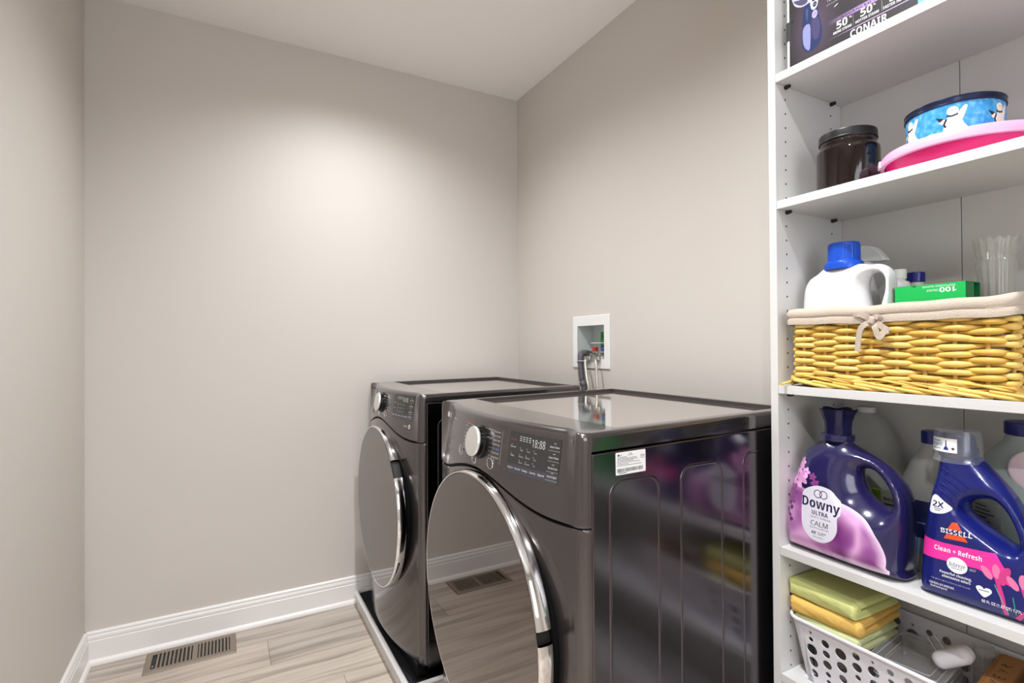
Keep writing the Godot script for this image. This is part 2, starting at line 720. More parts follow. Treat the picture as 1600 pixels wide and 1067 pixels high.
func room() -> void:
	var T := 0.1
	var wide := -1.7
	struct("wall_back", slab(V3(ROOM_L - T, 0, ROOM_B - T), V3(ROOM_R + T, ROOM_H, ROOM_B)), M.wall, "plain warm grey wall behind the left machine and the floor register", "wall")
	var wr := MB.new()
	for q in [[0.0, ROOM_H, ROOM_B, -1.8745], [0.0, ROOM_H, -1.6885, ROOM_F], [0.0, 1.085, -1.8745, -1.6885], [1.229, ROOM_H, -1.8745, -1.6885]]:
		wr.rbox(V3(ROOM_R + T / 2, (q[0] + q[1]) / 2, (q[2] + q[3]) / 2), V3(T, q[1] - q[0], q[3] - q[2]), 0.00005, 1)
	struct("wall_right", wr.commit(30), M.wall, "warm grey wall that holds the water outlet box", "wall")
	struct("wall_left", slab(V3(ROOM_L - T, 0, ROOM_B), V3(ROOM_L, ROOM_H, -1.0)), M.wall, "bare grey wall along the left edge of the photo", "wall")
	struct("wall_front", slab(V3(wide - T, 0, ROOM_F), V3(ROOM_R + T, ROOM_H, ROOM_F + T)), M.wall, "grey wall behind the viewer", "wall")
	struct("wall_hall", slab(V3(wide - T, 0, -1.0), V3(wide, ROOM_H, ROOM_F)), M.wall, "grey hall wall out of view on the left", "wall")
	struct("wall_return", slab(V3(wide, 0, -1.1), V3(ROOM_L - T, ROOM_H, -1.0)), M.wall, "short grey wall where the hall meets the left wall", "wall")
	struct("ceiling", slab(V3(wide - T, ROOM_H, ROOM_B - T), V3(ROOM_R + T, ROOM_H + T, ROOM_F + T)), M.ceil, "plain off-white ceiling", "ceiling")
	var fl := struct("floor", slab(V3(wide - T, -0.1, ROOM_B - T), V3(ROOM_R + T, -0.006, ROOM_F + T)), M.rubber, "pale greige wood-look plank floor", "floor")
	# planks run from left to right, each one its own board
	var looks := []
	for k in 5:
		looks.append(plank_mat(k))
	var rng := RandomNumberGenerator.new()
	rng.seed = 11
	var row := 0
	var z := -2.4441
	while z < ROOM_F:
		var x: float = 0.1419 if row == 1 else (-0.55 if row == 0 else (0.78 if row == 2 else (0.36 if row == 3 else rng.randf_range(-1.0, 0.2))))
		while x > wide:
			x -= 1.22
		while x < ROOM_R:
			var a := maxf(x, wide)
			var b := minf(x + 1.22, ROOM_R)
			if b - a > 0.02:
				var left := wide if z + 0.09 > -1.0 else ROOM_L
				a = maxf(a, left)
				if b > a + 0.02:
					var m := MB.new()
					var o := Vector2(rng.randf(), 0)
					var L := (b - a) / 2 - 0.0004
					m.rbox(V3(0, -0.003, 0), V3(L * 2, 0.006, 0.1823), 0.0008, 1)
					for i in m.P.size():
						m.U[i] = Vector2((m.P[i].x + L) / 1.22, (m.P[i].z + 0.0915) / 0.183) + o
					var pl := obj("plank", m.commit(30), looks[(row * 2 + int((x + 5.0) / 1.22) * 3) % 5], fl)
					pl.position = V3((a + b) / 2, 0, z + 0.0915)
			x += 1.22
		z += 0.183
		row += 1
	# baseboards: a tall flat board with a stepped ogee cap and a quarter-round shoe
	var cap := PackedVector2Array()
	for p in [[0, 0], [0.0135, 0], [0.0135, 0.083], [0.0115, 0.0845], [0.0115, 0.087], [0.0125, 0.092], [0.0118, 0.098], [0.0095, 0.102], [0.0085, 0.1055], [0.0098, 0.109], [0.0085, 0.1135], [0.005, 0.1164], [0, 0.1164]]:
		cap.append(Vector2(p[0], p[1]))
	var shoe := PackedVector2Array([Vector2(0.0135, 0), Vector2(0.0245, 0), Vector2(0.0241, 0.005), Vector2(0.0225, 0.010), Vector2(0.0195, 0.0145), Vector2(0.016, 0.0172), Vector2(0.0135, 0.018)])
	for w in [["baseboard_back", V3(ROOM_L, 0, ROOM_B), V3(1, 0, 0), V3(0, 0, 1), ROOM_R - ROOM_L, "white moulded baseboard below the back wall"],
			["baseboard_left", V3(ROOM_L, 0, -1.0), V3(0, 0, -1), V3(1, 0, 0), -1.0 - ROOM_B, "white moulded baseboard below the left wall"],
			["baseboard_right", V3(ROOM_R, 0, ROOM_B), V3(0, 0, 1), V3(-1, 0, 0), 1.65, "white baseboard behind the two machines"]]:
		var dir: Vector3 = w[2]
		var xf := Transform3D(Basis(w[3], Vector3.UP, dir), w[1])
		if xf.basis.determinant() < 0:
			xf = Transform3D(Basis(w[3], Vector3.UP, -dir), w[1] + dir * w[4])
		var m := MB.new()
		m.prism(cap, 0.0, w[4], xf)
		var bb := struct(w[0], m.commit(25), M.trim, w[5], "baseboard")
		m = MB.new()
		m.prism(shoe, 0.0, w[4], xf)
		obj("shoe_moulding", m.commit(40), M.trim, bb)
	lamp(V3(0.47, ROOM_H, -1.80), E_BACK, 74.0, "round flush ceiling light over the gap in front of the left machine")
	lamp(V3(0.42, ROOM_H, -0.58), E_MID, 76.0, "round flush ceiling light in front of the bookcase")
	lamp(V3(-0.45, ROOM_H, 0.45), E_HALL, 76.0, "round flush ceiling light out in the hall")

	# made-up glowing panel and its light behind the viewer, added as soft fill
	var wm := MB.new()
	for q in [[V3(0, 0.625, 0), V3(1.22, 0.05, 0.03)], [V3(0, -0.625, 0), V3(1.22, 0.05, 0.03)], [V3(-0.585, 0, 0), V3(0.05, 1.2, 0.03)], [V3(0.585, 0, 0), V3(0.05, 1.2, 0.03)], [V3(0, 0, 0), V3(1.12, 0.03, 0.026)]]:
		wm.rbox(q[0], q[1], 0.003, 1)
	var wn := struct("window_1", wm.commit(30), M.trim, "added glowing fill panel in a white frame, unseen behind the viewer", "window")
	wn.position = V3(0.10, 1.5, ROOM_F - 0.016)
	wm = MB.new()
	wm.rbox(V3(0, 0, 0.006), V3(1.13, 1.21, 0.006), 0.001, 1)
	var glow := mat(g(240), 0.2)
	glow.emission_enabled = true
	glow.emission = Color8(236, 242, 255)
	glow.emission_energy_multiplier = 1.2
	obj("fill_pane", wm.commit(30), glow, wn)
	var wl := AreaLight3D.new()
	wl.name = "fill_light"
	wl.area_size = Vector2(1.1, 1.18)
	wl.light_energy = E_FILL
	wl.light_color = Color(0.97, 0.985, 1.0)
	wl.area_range = 12.0
	wl.area_attenuation = 2.0
	wl.shadow_enabled = true
	wl.position = V3(0.10, 1.5, ROOM_F - 0.04)
	add_child(wl)

const E_FILL := 0.3  # energy of the added fill light
const E_BACK := 1.0
const E_MID := 1.65
const E_HALL := 2.0

func plank_mat(k: int) -> StandardMaterial3D:
	var w := 1024
	var h := 128
	var im := Image.create_empty(w, h, false, Image.FORMAT_RGB8)
	var n1 := FastNoiseLite.new()
	n1.seed = 40 + k
	n1.frequency = 1.0
	n1.fractal_octaves = 3
	var n2 := FastNoiseLite.new()
	n2.seed = 90 + k
	n2.frequency = 1.0
	n2.fractal_octaves = 2
	var base: Color = [Color8(196, 183, 169), Color8(186, 173, 160), Color8(204, 192, 178), Color8(190, 178, 164), Color8(178, 166, 154)][k]
	for y in h:
		var v := float(y) / h
		for x in w:
			var u := float(x) / w
			# soft wandering bands along the board, then fine fibres
			var bend := n2.get_noise_2d(u * 2.2, v * 1.1) * 0.8
			var band := n1.get_noise_2d(u * 1.3, (v + bend * 0.10) * 5.0)
			var fib := n1.get_noise_2d(u * 5.0 + 50.0, (v + bend * 0.06) * 40.0)
			var t := band * 0.26 + fib * 0.05 + bend * 0.10
			var c := base.lightened(clampf(t, 0, 0.4)) if t > 0 else base.darkened(clampf(-t, 0, 0.5))
			im.set_pixel(x, y, c)
	var m := mat(Color.WHITE, 0.42)
	m.albedo_texture = ImageTexture.create_from_image(im)
	return m

# ---------------------------------------------------------------- front loaders
# own axes: x goes back from the seam between front panel and cabinet, z to the right hand of someone facing the door
const HW := 0.343

func bow(z: float, c: float) -> float:
	var a := absf(z)
	var b := c + 1.1 - sqrt(1.21 - minf(a, 0.318) ** 2)
	if a > 0.318:
		var t := minf(1.0, (a - 0.318) / (HW - 0.318))
		b = b * sqrt(maxf(0.0, 1.0 - t * t))
	return b

func seam_y(z: float) -> float:
	var a := minf(absf(z + 0.012) / 0.30, 1.0)
	return 0.8145 + 0.0465 * (0.5 + 0.5 * cos(PI * a))

func zs(n: int) -> Array:
	var r := []
	for i in n + 1:
		var s := -1.0 + 2.0 * i / n
		r.append(signf(s) * (1.0 - pow(1.0 - absf(s), 1.9)) * HW)
	return r

func front_point(z: float, y: float, c: float) -> Vector3:
	var lean := maxf(0.0, y - 0.80) * 0.15
	var k := 1.0 - smoothstep(0.8, 1.0, absf(z) / HW)
	return V3(bow(z, c) + lean * k, y, z)

func front_sheet(c: float, rows: Array, n := 56) -> MB:
	# rows of [height function, pull towards the back, shrink]
	var m := MB.new()
	var Z := zs(n)
	var rings := []
	for r in rows:
		var ring := PackedVector3Array()
		for z in Z:
			var y: float = r[0].call(z)
			var p := front_point(z, y, c)
			p.x += r[1] * (1.0 - 0.75 * smoothstep(0.85, 1.0, absf(z) / HW))
			p.z *= 1.0 - r[2] / HW
			ring.append(p)
		rings.append(ring)
	m.loft(rings, false)
	return m

func machine(called: String, label: String, at: Vector3, turn: float, tilt: float, top: float, door_y: float, door_x: float, washer: bool) -> void:
	var t := thing(called, label, "washer" if washer else "dryer", at, turn, "")
	var L := 0.63
	# cabinet
	var m := MB.new()
	m.rbox(V3(L / 2, (0.035 + 0.9475) / 2, 0), V3(L - 0.001, 0.9475 - 0.035, HW * 2), 0.0045, 2)
	for i in m.P.size():
		m.P[i].y += m.P[i].x * tilt * clampf(m.P[i].y, 0, 1)
	obj("cabinet", m.commit(35), M.side, t)
	for sx in [-1.0, 1.0]:
		for k in 3:
			var cx: float = [0.104, 0.287, 0.478][k]
			var hw: float = 0.061
			var ty: float = [0.890, 0.897, 0.905][k]
			var pts := []
			for p in rrect(hw * 2, ty - 0.14, 0.028, 6, Vector2(cx, (ty + 0.14) / 2)):
				pts.append(V3(p.x, p.y, sx * HW))
			m = MB.new()
			m.tube(pts, 0.0034, 8, true, 0.40, V3(0, 0, 1))
			obj("pressed_bead", m.commit(60), M.side, t)
	for fx in [0.04, 0.58]:
		for fz in [-0.28, 0.28]:
			m = MB.new()
			m.lathe([Vector2(0, 0), Vector2(0.022, 0), Vector2(0.024, 0.006), Vector2(0.016, 0.012), Vector2(0.012, 0.04), Vector2(0, 0.04)], 20, Transform3D(Basis(), V3(fx, 0.0, fz)))
			obj("foot", m.commit(30), M.rubber, t)
	# top: a skirt with rounded edges round a sunk glossy panel
	var rings := []
	var Z := zs(40)
	for q in [[0.0, 0.951], [0.0, top - 0.010], [0.0012, top - 0.005], [0.004, top - 0.0015], [0.009, top], [-1.0, top], [-1.0015, top - 0.003], [-1.002, top - 0.0085], [-1.012, top - 0.009]]:
		var ring := PackedVector3Array()
		var d: float = q[0]
		if d >= 0.0:
			for z in Z:
				var s: float = z * (HW - d) / HW
				ring.append(V3(minf(bow(z, -0.074) + 0.031 * (1.0 - smoothstep(0.8, 1.0, absf(z) / HW)) + 0.0020 + d, 0.12), 0, s))
			for i in range(1, 12):
				ring.append(V3(lerpf(ring[40].x, L - d, i / 12.0), 0, HW - d))
			for i in 13:
				ring.append(V3(L - d, 0, lerpf(HW - d, -HW + d, i / 12.0)))
			for i in range(1, 12):
				ring.append(V3(lerpf(L - d, ring[0].x, i / 12.0), 0, -HW + d))
		else:
			var e := -d - 1.0
			var x0 := 0.078 + e
			var x1 := 0.603 - e
			var w := 0.318 - e
			for i in 41:
				ring.append(V3(x0, 0, lerpf(-w, w, i / 40.0)))
			for i in range(1, 12):
				ring.append(V3(lerpf(x0, x1, i / 12.0), 0, w))
			for i in 13:
				ring.append(V3(x1, 0, lerpf(w, -w, i / 12.0)))
			for i in range(1, 12):
				ring.append(V3(lerpf(x1, x0, i / 12.0), 0, -w))
		for i in ring.size():
			ring[i].y = q[1] + tilt * ring[i].x
		rings.append(ring)
	m = MB.new()
	m.loft(rings.slice(0, 6), true)
	obj("top_frame", m.commit(35), M.steel_top, t)
	m = MB.new()
	m.loft(rings.slice(5, 8), true)  # inner wall of the rim, darker than the frame
	obj("top_inner_wall", m.commit(35), M.rim_dark, t)
	m = MB.new()
	m.loft(rings.slice(7, 9), true, false, true)
	obj("top_panel", m.commit(30), M.top, t)
	# front
	var lower := func(z: float) -> float: return seam_y(z) - 0.0042
	rings = [[func(_z: float) -> float: return 0.072, 0.012, 0.0], [func(_z: float) -> float: return 0.076, 0.002, 0.0]]
	for k in 12:
		rings.append([func(z: float) -> float: return lerpf(0.08, seam_y(z) - 0.012, k / 11.0), 0.0, 0.0])
	rings.append([func(z: float) -> float: return seam_y(z) - 0.0062, 0.001, 0.0])
	rings.append([lower, 0.004, 0.001])
	rings.append([lower, 0.014, 0.004])
	m = front_sheet(-0.0715, rings)
	obj("front_panel", m.commit(40), M.steel, t)
	rings = [[func(z: float) -> float: return seam_y(z), 0.014, 0.004], [func(z: float) -> float: return seam_y(z), 0.003, 0.0005], [func(z: float) -> float: return seam_y(z) + 0.002, 0.0, 0.0]]
	for k in 9:
		rings.append([func(z: float) -> float: return lerpf(seam_y(z) + 0.006, top - 0.014, k / 8.0), 0.0, 0.0])
	for k in 6:
		var a := PI / 2 * (k + 1) / 6.0
		rings.append([func(_z: float) -> float: return top - 0.014 + 0.0135 * sin(a), 0.0135 * (1.0 - cos(a)), 0.008 * (1.0 - cos(a))])
	m = front_sheet(-0.074, rings)
	obj("control_panel", m.commit(40), M.steel, t)
	m = MB.new()
	m.rbox(V3(-0.005, 0.05, 0), V3(0.05, 0.05, 0.62), 0.006)
	obj("kick_plate", m.commit(30), M.black, t)
	m = front_sheet(-0.066, [[func(z: float) -> float: return seam_y(z) - 0.014, 0.004, 0.004], [func(z: float) -> float: return seam_y(z) + 0.012, 0.004, 0.004]])
	obj("seam_shadow_gap", m.commit(40), M.seam, t)
	door(t, door_y, door_x, washer)
	controls(t, washer, top)

func door(t: Node3D, cy: float, cx: float, washer: bool) -> void:
	var d := Node3D.new()
	d.name = "door"
	t.add_child(d)
	d.position = V3(cx, cy, 0)
	var ax := Transform3D(Basis(V3(0, 0, -1), V3(-1, 0, 0), V3(0, 1, 0)), Vector3.ZERO)   # lathe axis points out of the machine
	var m := MB.new()
	m.lathe([Vector2(0, -0.004), Vector2(0.286, -0.004), Vector2(0.2905, -0.0015), Vector2(0.2895, 0.0), Vector2(0, 0.0)], 96, ax)
	obj("door_glass", m.commit(30), M.glass, d)
	var ring := [Vector2(0.272, -0.034), Vector2(0.290, -0.034), Vector2(0.2965, -0.030), Vector2(0.2985, -0.022), Vector2(0.2982, -0.012), Vector2(0.2970, -0.004), Vector2(0.2945, -0.0005), Vector2(0.2912, -0.0008), Vector2(0.2900, -0.006)]
	var a0 := deg_to_rad(31.0 if washer else 8.0)
	var a1 := deg_to_rad(44.0 if washer else 13.0)
	# the lathe angle runs so that 0 is the hinge-free right side; the gap is the grip
	m = MB.new()
	m.lathe(ring, 120, ax, PI + a1, PI + TAU + a0)
	obj("chrome_ring", m.commit(30), M.chrome, d)
	m = MB.new()
	m.lathe([Vector2(0.270, -0.034), Vector2(0.286, -0.032), Vector2(0.2885, -0.02), Vector2(0.2885, -0.008), Vector2(0.2895, -0.003), Vector2(0.288, -0.002)], 10, ax, PI + a0, PI + a1)
	obj("grip_recess", m.commit(30), M.black, d)
	m = MB.new()
	m.lathe([Vector2(0.262, 0.03 - 0.11), Vector2(0.272, -0.034), Vector2(0.284, -0.034), Vector2(0.290, -0.038), Vector2(0.291, -0.046), Vector2(0.278, -0.060)], 96, ax)
	obj("door_gap_shade", m.commit(30), M.gap_shade, d)  # ring behind the door, near-black to stand for shadow in the gap

func sheet_patch(z0: float, z1: float, y0: float, y1: float, lift: float) -> ArrayMesh:
	var m := MB.new()
	m.grid(16, 6, func(u: float, v: float) -> Vector3:
		var p := front_point(lerpf(z0, z1, u), lerpf(y0, y1, v), -0.074)
		return p + V3(-lift, 0, 0), false)
	return m.commit(60)

func controls(t: Node3D, washer: bool, top: float) -> void:
	var ax := Basis(V3(0, 0, -1), V3(-1, 0, 0), V3(0, 1, 0))
	# knob
	var kz := -0.004
	var ky := 0.921
	var p := front_point(kz, ky, -0.074)
	var m := MB.new()
	var xf := Transform3D(ax.rotated(V3(0, 0, 1), -0.17), p)
	m.lathe([Vector2(0.0385, -0.002), Vector2(0.0385, 0.004), Vector2(0.036, 0.006), Vector2(0.0345, 0.007), Vector2(0.0345, 0.016), Vector2(0.032, 0.018)], 48, xf)
	var kn := obj("knob", m.commit(30), M.black_gloss, t)
	m = MB.new()
	m.lathe([Vector2(0.0330, 0.014), Vector2(0.0345, 0.0165), Vector2(0.0348, 0.0195), Vector2(0.0335, 0.0225), Vector2(0.0, 0.0240)], 48, xf)
	obj("knob_cap", m.commit(30), M.knob, kn)
	for b in [[-0.112, 0.884, 0.0125], [0.057, 0.883, 0.0125], [-0.022, 0.879, 0.011]]:
		p = front_point(b[0], b[1], -0.074)
		var fr := Transform3D(ax.rotated(V3(0, 1, 0), b[0] * 0.9), p)
		m = MB.new()
		m.lathe([Vector2(0, -0.001), Vector2(b[2] - 0.001, -0.001), Vector2(b[2] - 0.001, 0.0015), Vector2(0, 0.002)], 28, fr)
		var bt := obj("button", m.commit(30), M.steel, t)
		m = MB.new()
		m.lathe([Vector2(b[2] - 0.0012, -0.001), Vector2(b[2], -0.001), Vector2(b[2] + 0.0006, 0.001), Vector2(b[2], 0.0022), Vector2(b[2] - 0.0012, 0.002), Vector2(b[2] - 0.0014, 0.001)], 28, fr)
		obj("button_rim", m.commit(30), M.chrome, bt)
	# display
	var z0 := 0.1235
	var z1 := 0.2735
	var y0 := 0.8795
	var y1 := 0.9635
	var pr := Print.new(Vector2(z0, y0), Vector2(z1, y1), 720, g(52))
	var w := g(196)
	pr.rect(Vector2(z0, y0), Vector2(z1, y0 + 0.018), Color8(66, 66, 74))
	pr.text("Start/Pause" if washer else "Start/Pause", Vector2(z0 + 0.014, y1 - 0.016), 0.0036, Color8(160, 60, 62), true, 0, 0.02)
	for i in 4:
		for j in 3:
			pr.line([Vector2(z0 + 0.034 + i * 0.0095, y1 - 0.008 - j * 0.004), Vector2(z0 + 0.040 + i * 0.0095, y1 - 0.008 - j * 0.004)], 0.0014, w)
	pr.text("18:88", Vector2(z0 + 0.091, y1 - 0.017), 0.0155, g(190), false, 0, 0.037)
	for q in [["Dry Level", 0.014, 0.053], ["Temp.", 0.014, 0.035], ["High", 0.043, 0.049], ["Extra", 0.064, 0.049], ["Less", 0.085, 0.049], ["Medium", 0.043, 0.036], ["Normal", 0.064, 0.036], ["Low", 0.085, 0.036], ["Rinse" if washer else "Damp", 0.043, 0.024], ["Delicate", 0.064, 0.024], ["On", 0.085, 0.024]]:
		pr.text(q[0], Vector2(z0 + q[1], y0 + q[2]), 0.0030, w, q[1] < 0.02)
		pr.line([Vector2(z0 + q[1] - 0.006, y0 + q[2] + 0.004), Vector2(z0 + q[1] - 0.0035, y0 + q[2] + 0.004)], 0.001, w)
	for q in [["More Time", 0.068], ["Less Time", 0.048], ["Wrinkle Care", 0.028], ["Damp Dry Signal", 0.012]]:
		pr.text(q[0], Vector2(z1 - 0.0155, y0 + q[1]), 0.0036, w, true, 0, 0.024)
		pr.line([Vector2(z1 - 0.031, y0 + q[1] - 0.007), Vector2(z1 - 0.001, y0 + q[1] - 0.007)], 0.0008, g(150))
		pr.line([Vector2(z1 - 0.018, y0 + q[1] + 0.007), Vector2(z1 - 0.012, y0 + q[1] + 0.007)], 0.001, w)
	for i in 5:
		pr.text(["Energy Saver", "Dry Level", "Temp.", "Time Dry", "Signal"][i], Vector2(z0 + 0.012 + i * 0.0235, y0 + 0.010), 0.0036, w, true, 0, 0.018)
	obj("display", sheet_patch(z0, z1, y0, y1, 0.0007), printed(pr, 0.12), t)
	# words round the knob, the maker's mark and a small line
	z0 = -0.300
	z1 = 0.110
	y0 = 0.872
	y1 = 0.968
	pr = Print.new(Vector2(z0, y0), Vector2(z1, y1), 1400, Color(0.6, 0.6, 0.6, 0.0))
	var c := g(178)
	pr.text("Heavy Duty", Vector2(-0.075, 0.9590), 0.0036, Color8(190, 80, 84), true, 0, 0.05)
	pr.line([Vector2(-0.096, 0.9535), Vector2(-0.045, 0.9535)], 0.0007, c)
	for i in 6:
		pr.text(["Normal", "Towels", "Bedding", "Delicates", "Sanitary", "Steam"][i], Vector2(-0.094, 0.9475 - i * 0.0092), 0.0036, c, true)
	pr.line([Vector2(-0.012, 0.9560), Vector2(0.062, 0.9560)], 0.0007, c)
	for i in 7:
		pr.text(["Cotton", "Perm. Press", "Small Load", "Speed Dry", "Air Dry", "Time Dry", "Download"][i], Vector2(0.072, 0.9535 - i * 0.0092), 0.0036, Color8(86, 134, 186) if i == 4 else c, true, 0, 0.03)
		pr.line([Vector2(0.042, 0.9520 - i * 0.0088), Vector2(0.052, 0.9535 - i * 0.0092)], 0.0005, c)
	pr.line([Vector2(0.094, 0.958), Vector2(0.094, 0.887)], 0.0007, c)
	if not washer:
		pr.oval(Vector2(-0.287, 0.951), 0.008, 0.008, g(205))
		pr.text("LG", Vector2(-0.266, 0.951), 0.013, g(205), true)
		pr.text("Inverter", Vector2(-0.200, 0.951), 0.006, g(205), true, 0, 0.026)
	obj("control_print", sheet_patch(z0, z1, y0, y1, 0.0005), printed(pr, 0.3, true), t)
	pr = Print.new(Vector2(0.215, 0.845), Vector2(0.275, 0.875), 400, Color(0.6, 0.6, 0.6, 0.0))
	if washer:
		pr.text("ThinQ", Vector2(0.236, 0.8585), 0.005, g(210), true)
		pr.oval(Vector2(0.262, 0.8585), 0.006, 0.008, g(205))
		pr.text("AI", Vector2(0.262, 0.8585), 0.006, g(70), true)
		obj("mark", sheet_patch(0.215, 0.275, 0.845, 0.875, 0.0005), printed(pr, 0.3, true), t)
		# detergent drawer with its dark finger hole, left of the knob
		m = MB.new()
		for q in [[V3(0, 0, 0)]]:
			m.grid(8, 3, func(u: float, v: float) -> Vector3: return front_point(lerpf(-0.232, -0.155, u), lerpf(0.868, 0.912, v) - (0.006 * sin(PI * u)), -0.074) + V3(-0.0012, 0, 0), false)
		obj("drawer_pull", m.commit(40), M.black_gloss, t)
		m = MB.new()
		var edge := []
		for q in [[-0.325, 0.955], [-0.135, 0.962], [-0.128, 0.95], [-0.128, 0.865]]:
			edge.append(front_point(q[0], q[1], -0.074))
		m.tube(edge, 0.0011, 6)
		obj("drawer_edge", m.commit(60), M.seam, t)
	else:
		m = MB.new()
		var edge := []
		for i in 9:
			edge.append(front_point(lerpf(-0.33, -0.19, i / 8.0), 0.900 - 0.0 * i, -0.074))
		m.tube(edge, 0.0010, 6)
		obj("panel_crease", m.commit(60), M.steel, t)
		# rating plate on the side
		pr = Print.new(Vector2(0, 0), Vector2(0.074, 0.042), 512, g(236))
		pr.oval(Vector2(0.007, 0.0365), 0.0022, 0.0022, g(40))
		pr.text("LG", Vector2(0.0125, 0.0365), 0.003, g(40))
		pr.text("DRYER", Vector2(0.036, 0.038), 0.0018, g(60), true)
		pr.text("SECHEUSE", Vector2(0.036, 0.0352), 0.0018, g(60), true)
		pr.text("CSA", Vector2(0.067, 0.031), 0.0036, g(50), true)
		pr.line([Vector2(0.062, 0.0345), Vector2(0.062, 0.027), Vector2(0.072, 0.027)], 0.0007, g(50))
		var rng := RandomNumberGenerator.new()
		rng.seed = 5
		for i in 7:
			var x := 0.004
			while x < [0.026, 0.052, 0.050, 0.044, 0.056, 0.030, 0.060][i]:
				var l := rng.randf_range(0.0012, 0.005)
				pr.line([Vector2(x, 0.0325 - i * 0.0026), Vector2(x + l, 0.0325 - i * 0.0026)], 0.0011, g(70))
				x += l + 0.0008
		var x := 0.004
		while x < 0.067:
			var l := rng.randf_range(0.0003, 0.0012)
			pr.rect(Vector2(x, 0.0045), Vector2(x + l, 0.0115), g(40))
			x += l + rng.randf_range(0.0003, 0.0010)
		pr.line([Vector2(0.006, 0.0028), Vector2(0.026, 0.0028)], 0.0012, g(70))
		m = MB.new()
		m.prism(rrect(0.074, 0.042, 0.002, 3, Vector2(0.037, 0.021)), 0.0, 0.0005)
		for i in m.U.size():
			m.U[i] = Vector2(m.P[i].x / 0.074, 1.0 - m.P[i].y / 0.042)
		var o := obj("rating_sticker", m.commit(20), printed(pr, 0.4), t, "white rating sticker")
		o.position = V3(0.0565, 0.9015, HW)
		o.rotation.z = 0.008

func appliances() -> void:
	M.steel_top = M.steel.duplicate()
	M.steel_top.roughness = 0.12
	M.black_gloss = mat(g(14), 0.12)
	M.knob = mat(Color8(236, 234, 232), 0.3, 0.75)
	machine("dryer", "dark graphite front-load dryer next to the bookcase, with a white sticker on its side", V3(0.5765, 0, -1.1045), 0.008, 0.012, 0.985, 0.556, -0.084, false)
	machine("washer", "dark graphite front-load washer in the corner, standing in a white drain pan", V3(0.588, 0.008, -2.013), 0.0, 0.007, 0.975, 0.533, -0.0865, true)
	# drain pan
	var t := thing("drain_pan", "shallow white plastic drain pan under the corner washer", "pan", V3(0.905, 0, -2.003))
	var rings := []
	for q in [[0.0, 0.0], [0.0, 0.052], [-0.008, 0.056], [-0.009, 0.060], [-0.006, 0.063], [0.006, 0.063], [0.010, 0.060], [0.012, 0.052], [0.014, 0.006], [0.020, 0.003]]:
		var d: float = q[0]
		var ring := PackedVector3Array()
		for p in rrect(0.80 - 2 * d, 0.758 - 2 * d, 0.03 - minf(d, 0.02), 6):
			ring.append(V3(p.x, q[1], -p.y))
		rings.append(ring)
	var m := MB.new()
	m.loft(rings.slice(0, 8), true, true, false)
	obj("tray", m.commit(35), M.pan, t)
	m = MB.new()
	m.loft(rings.slice(7, 10), true, false, true)  # inner walls and floor, coloured darker than the rim
	obj("tray_inside", m.commit(35), mat(Color8(58, 58, 62), 0.5), t, "dark inside of the pan")

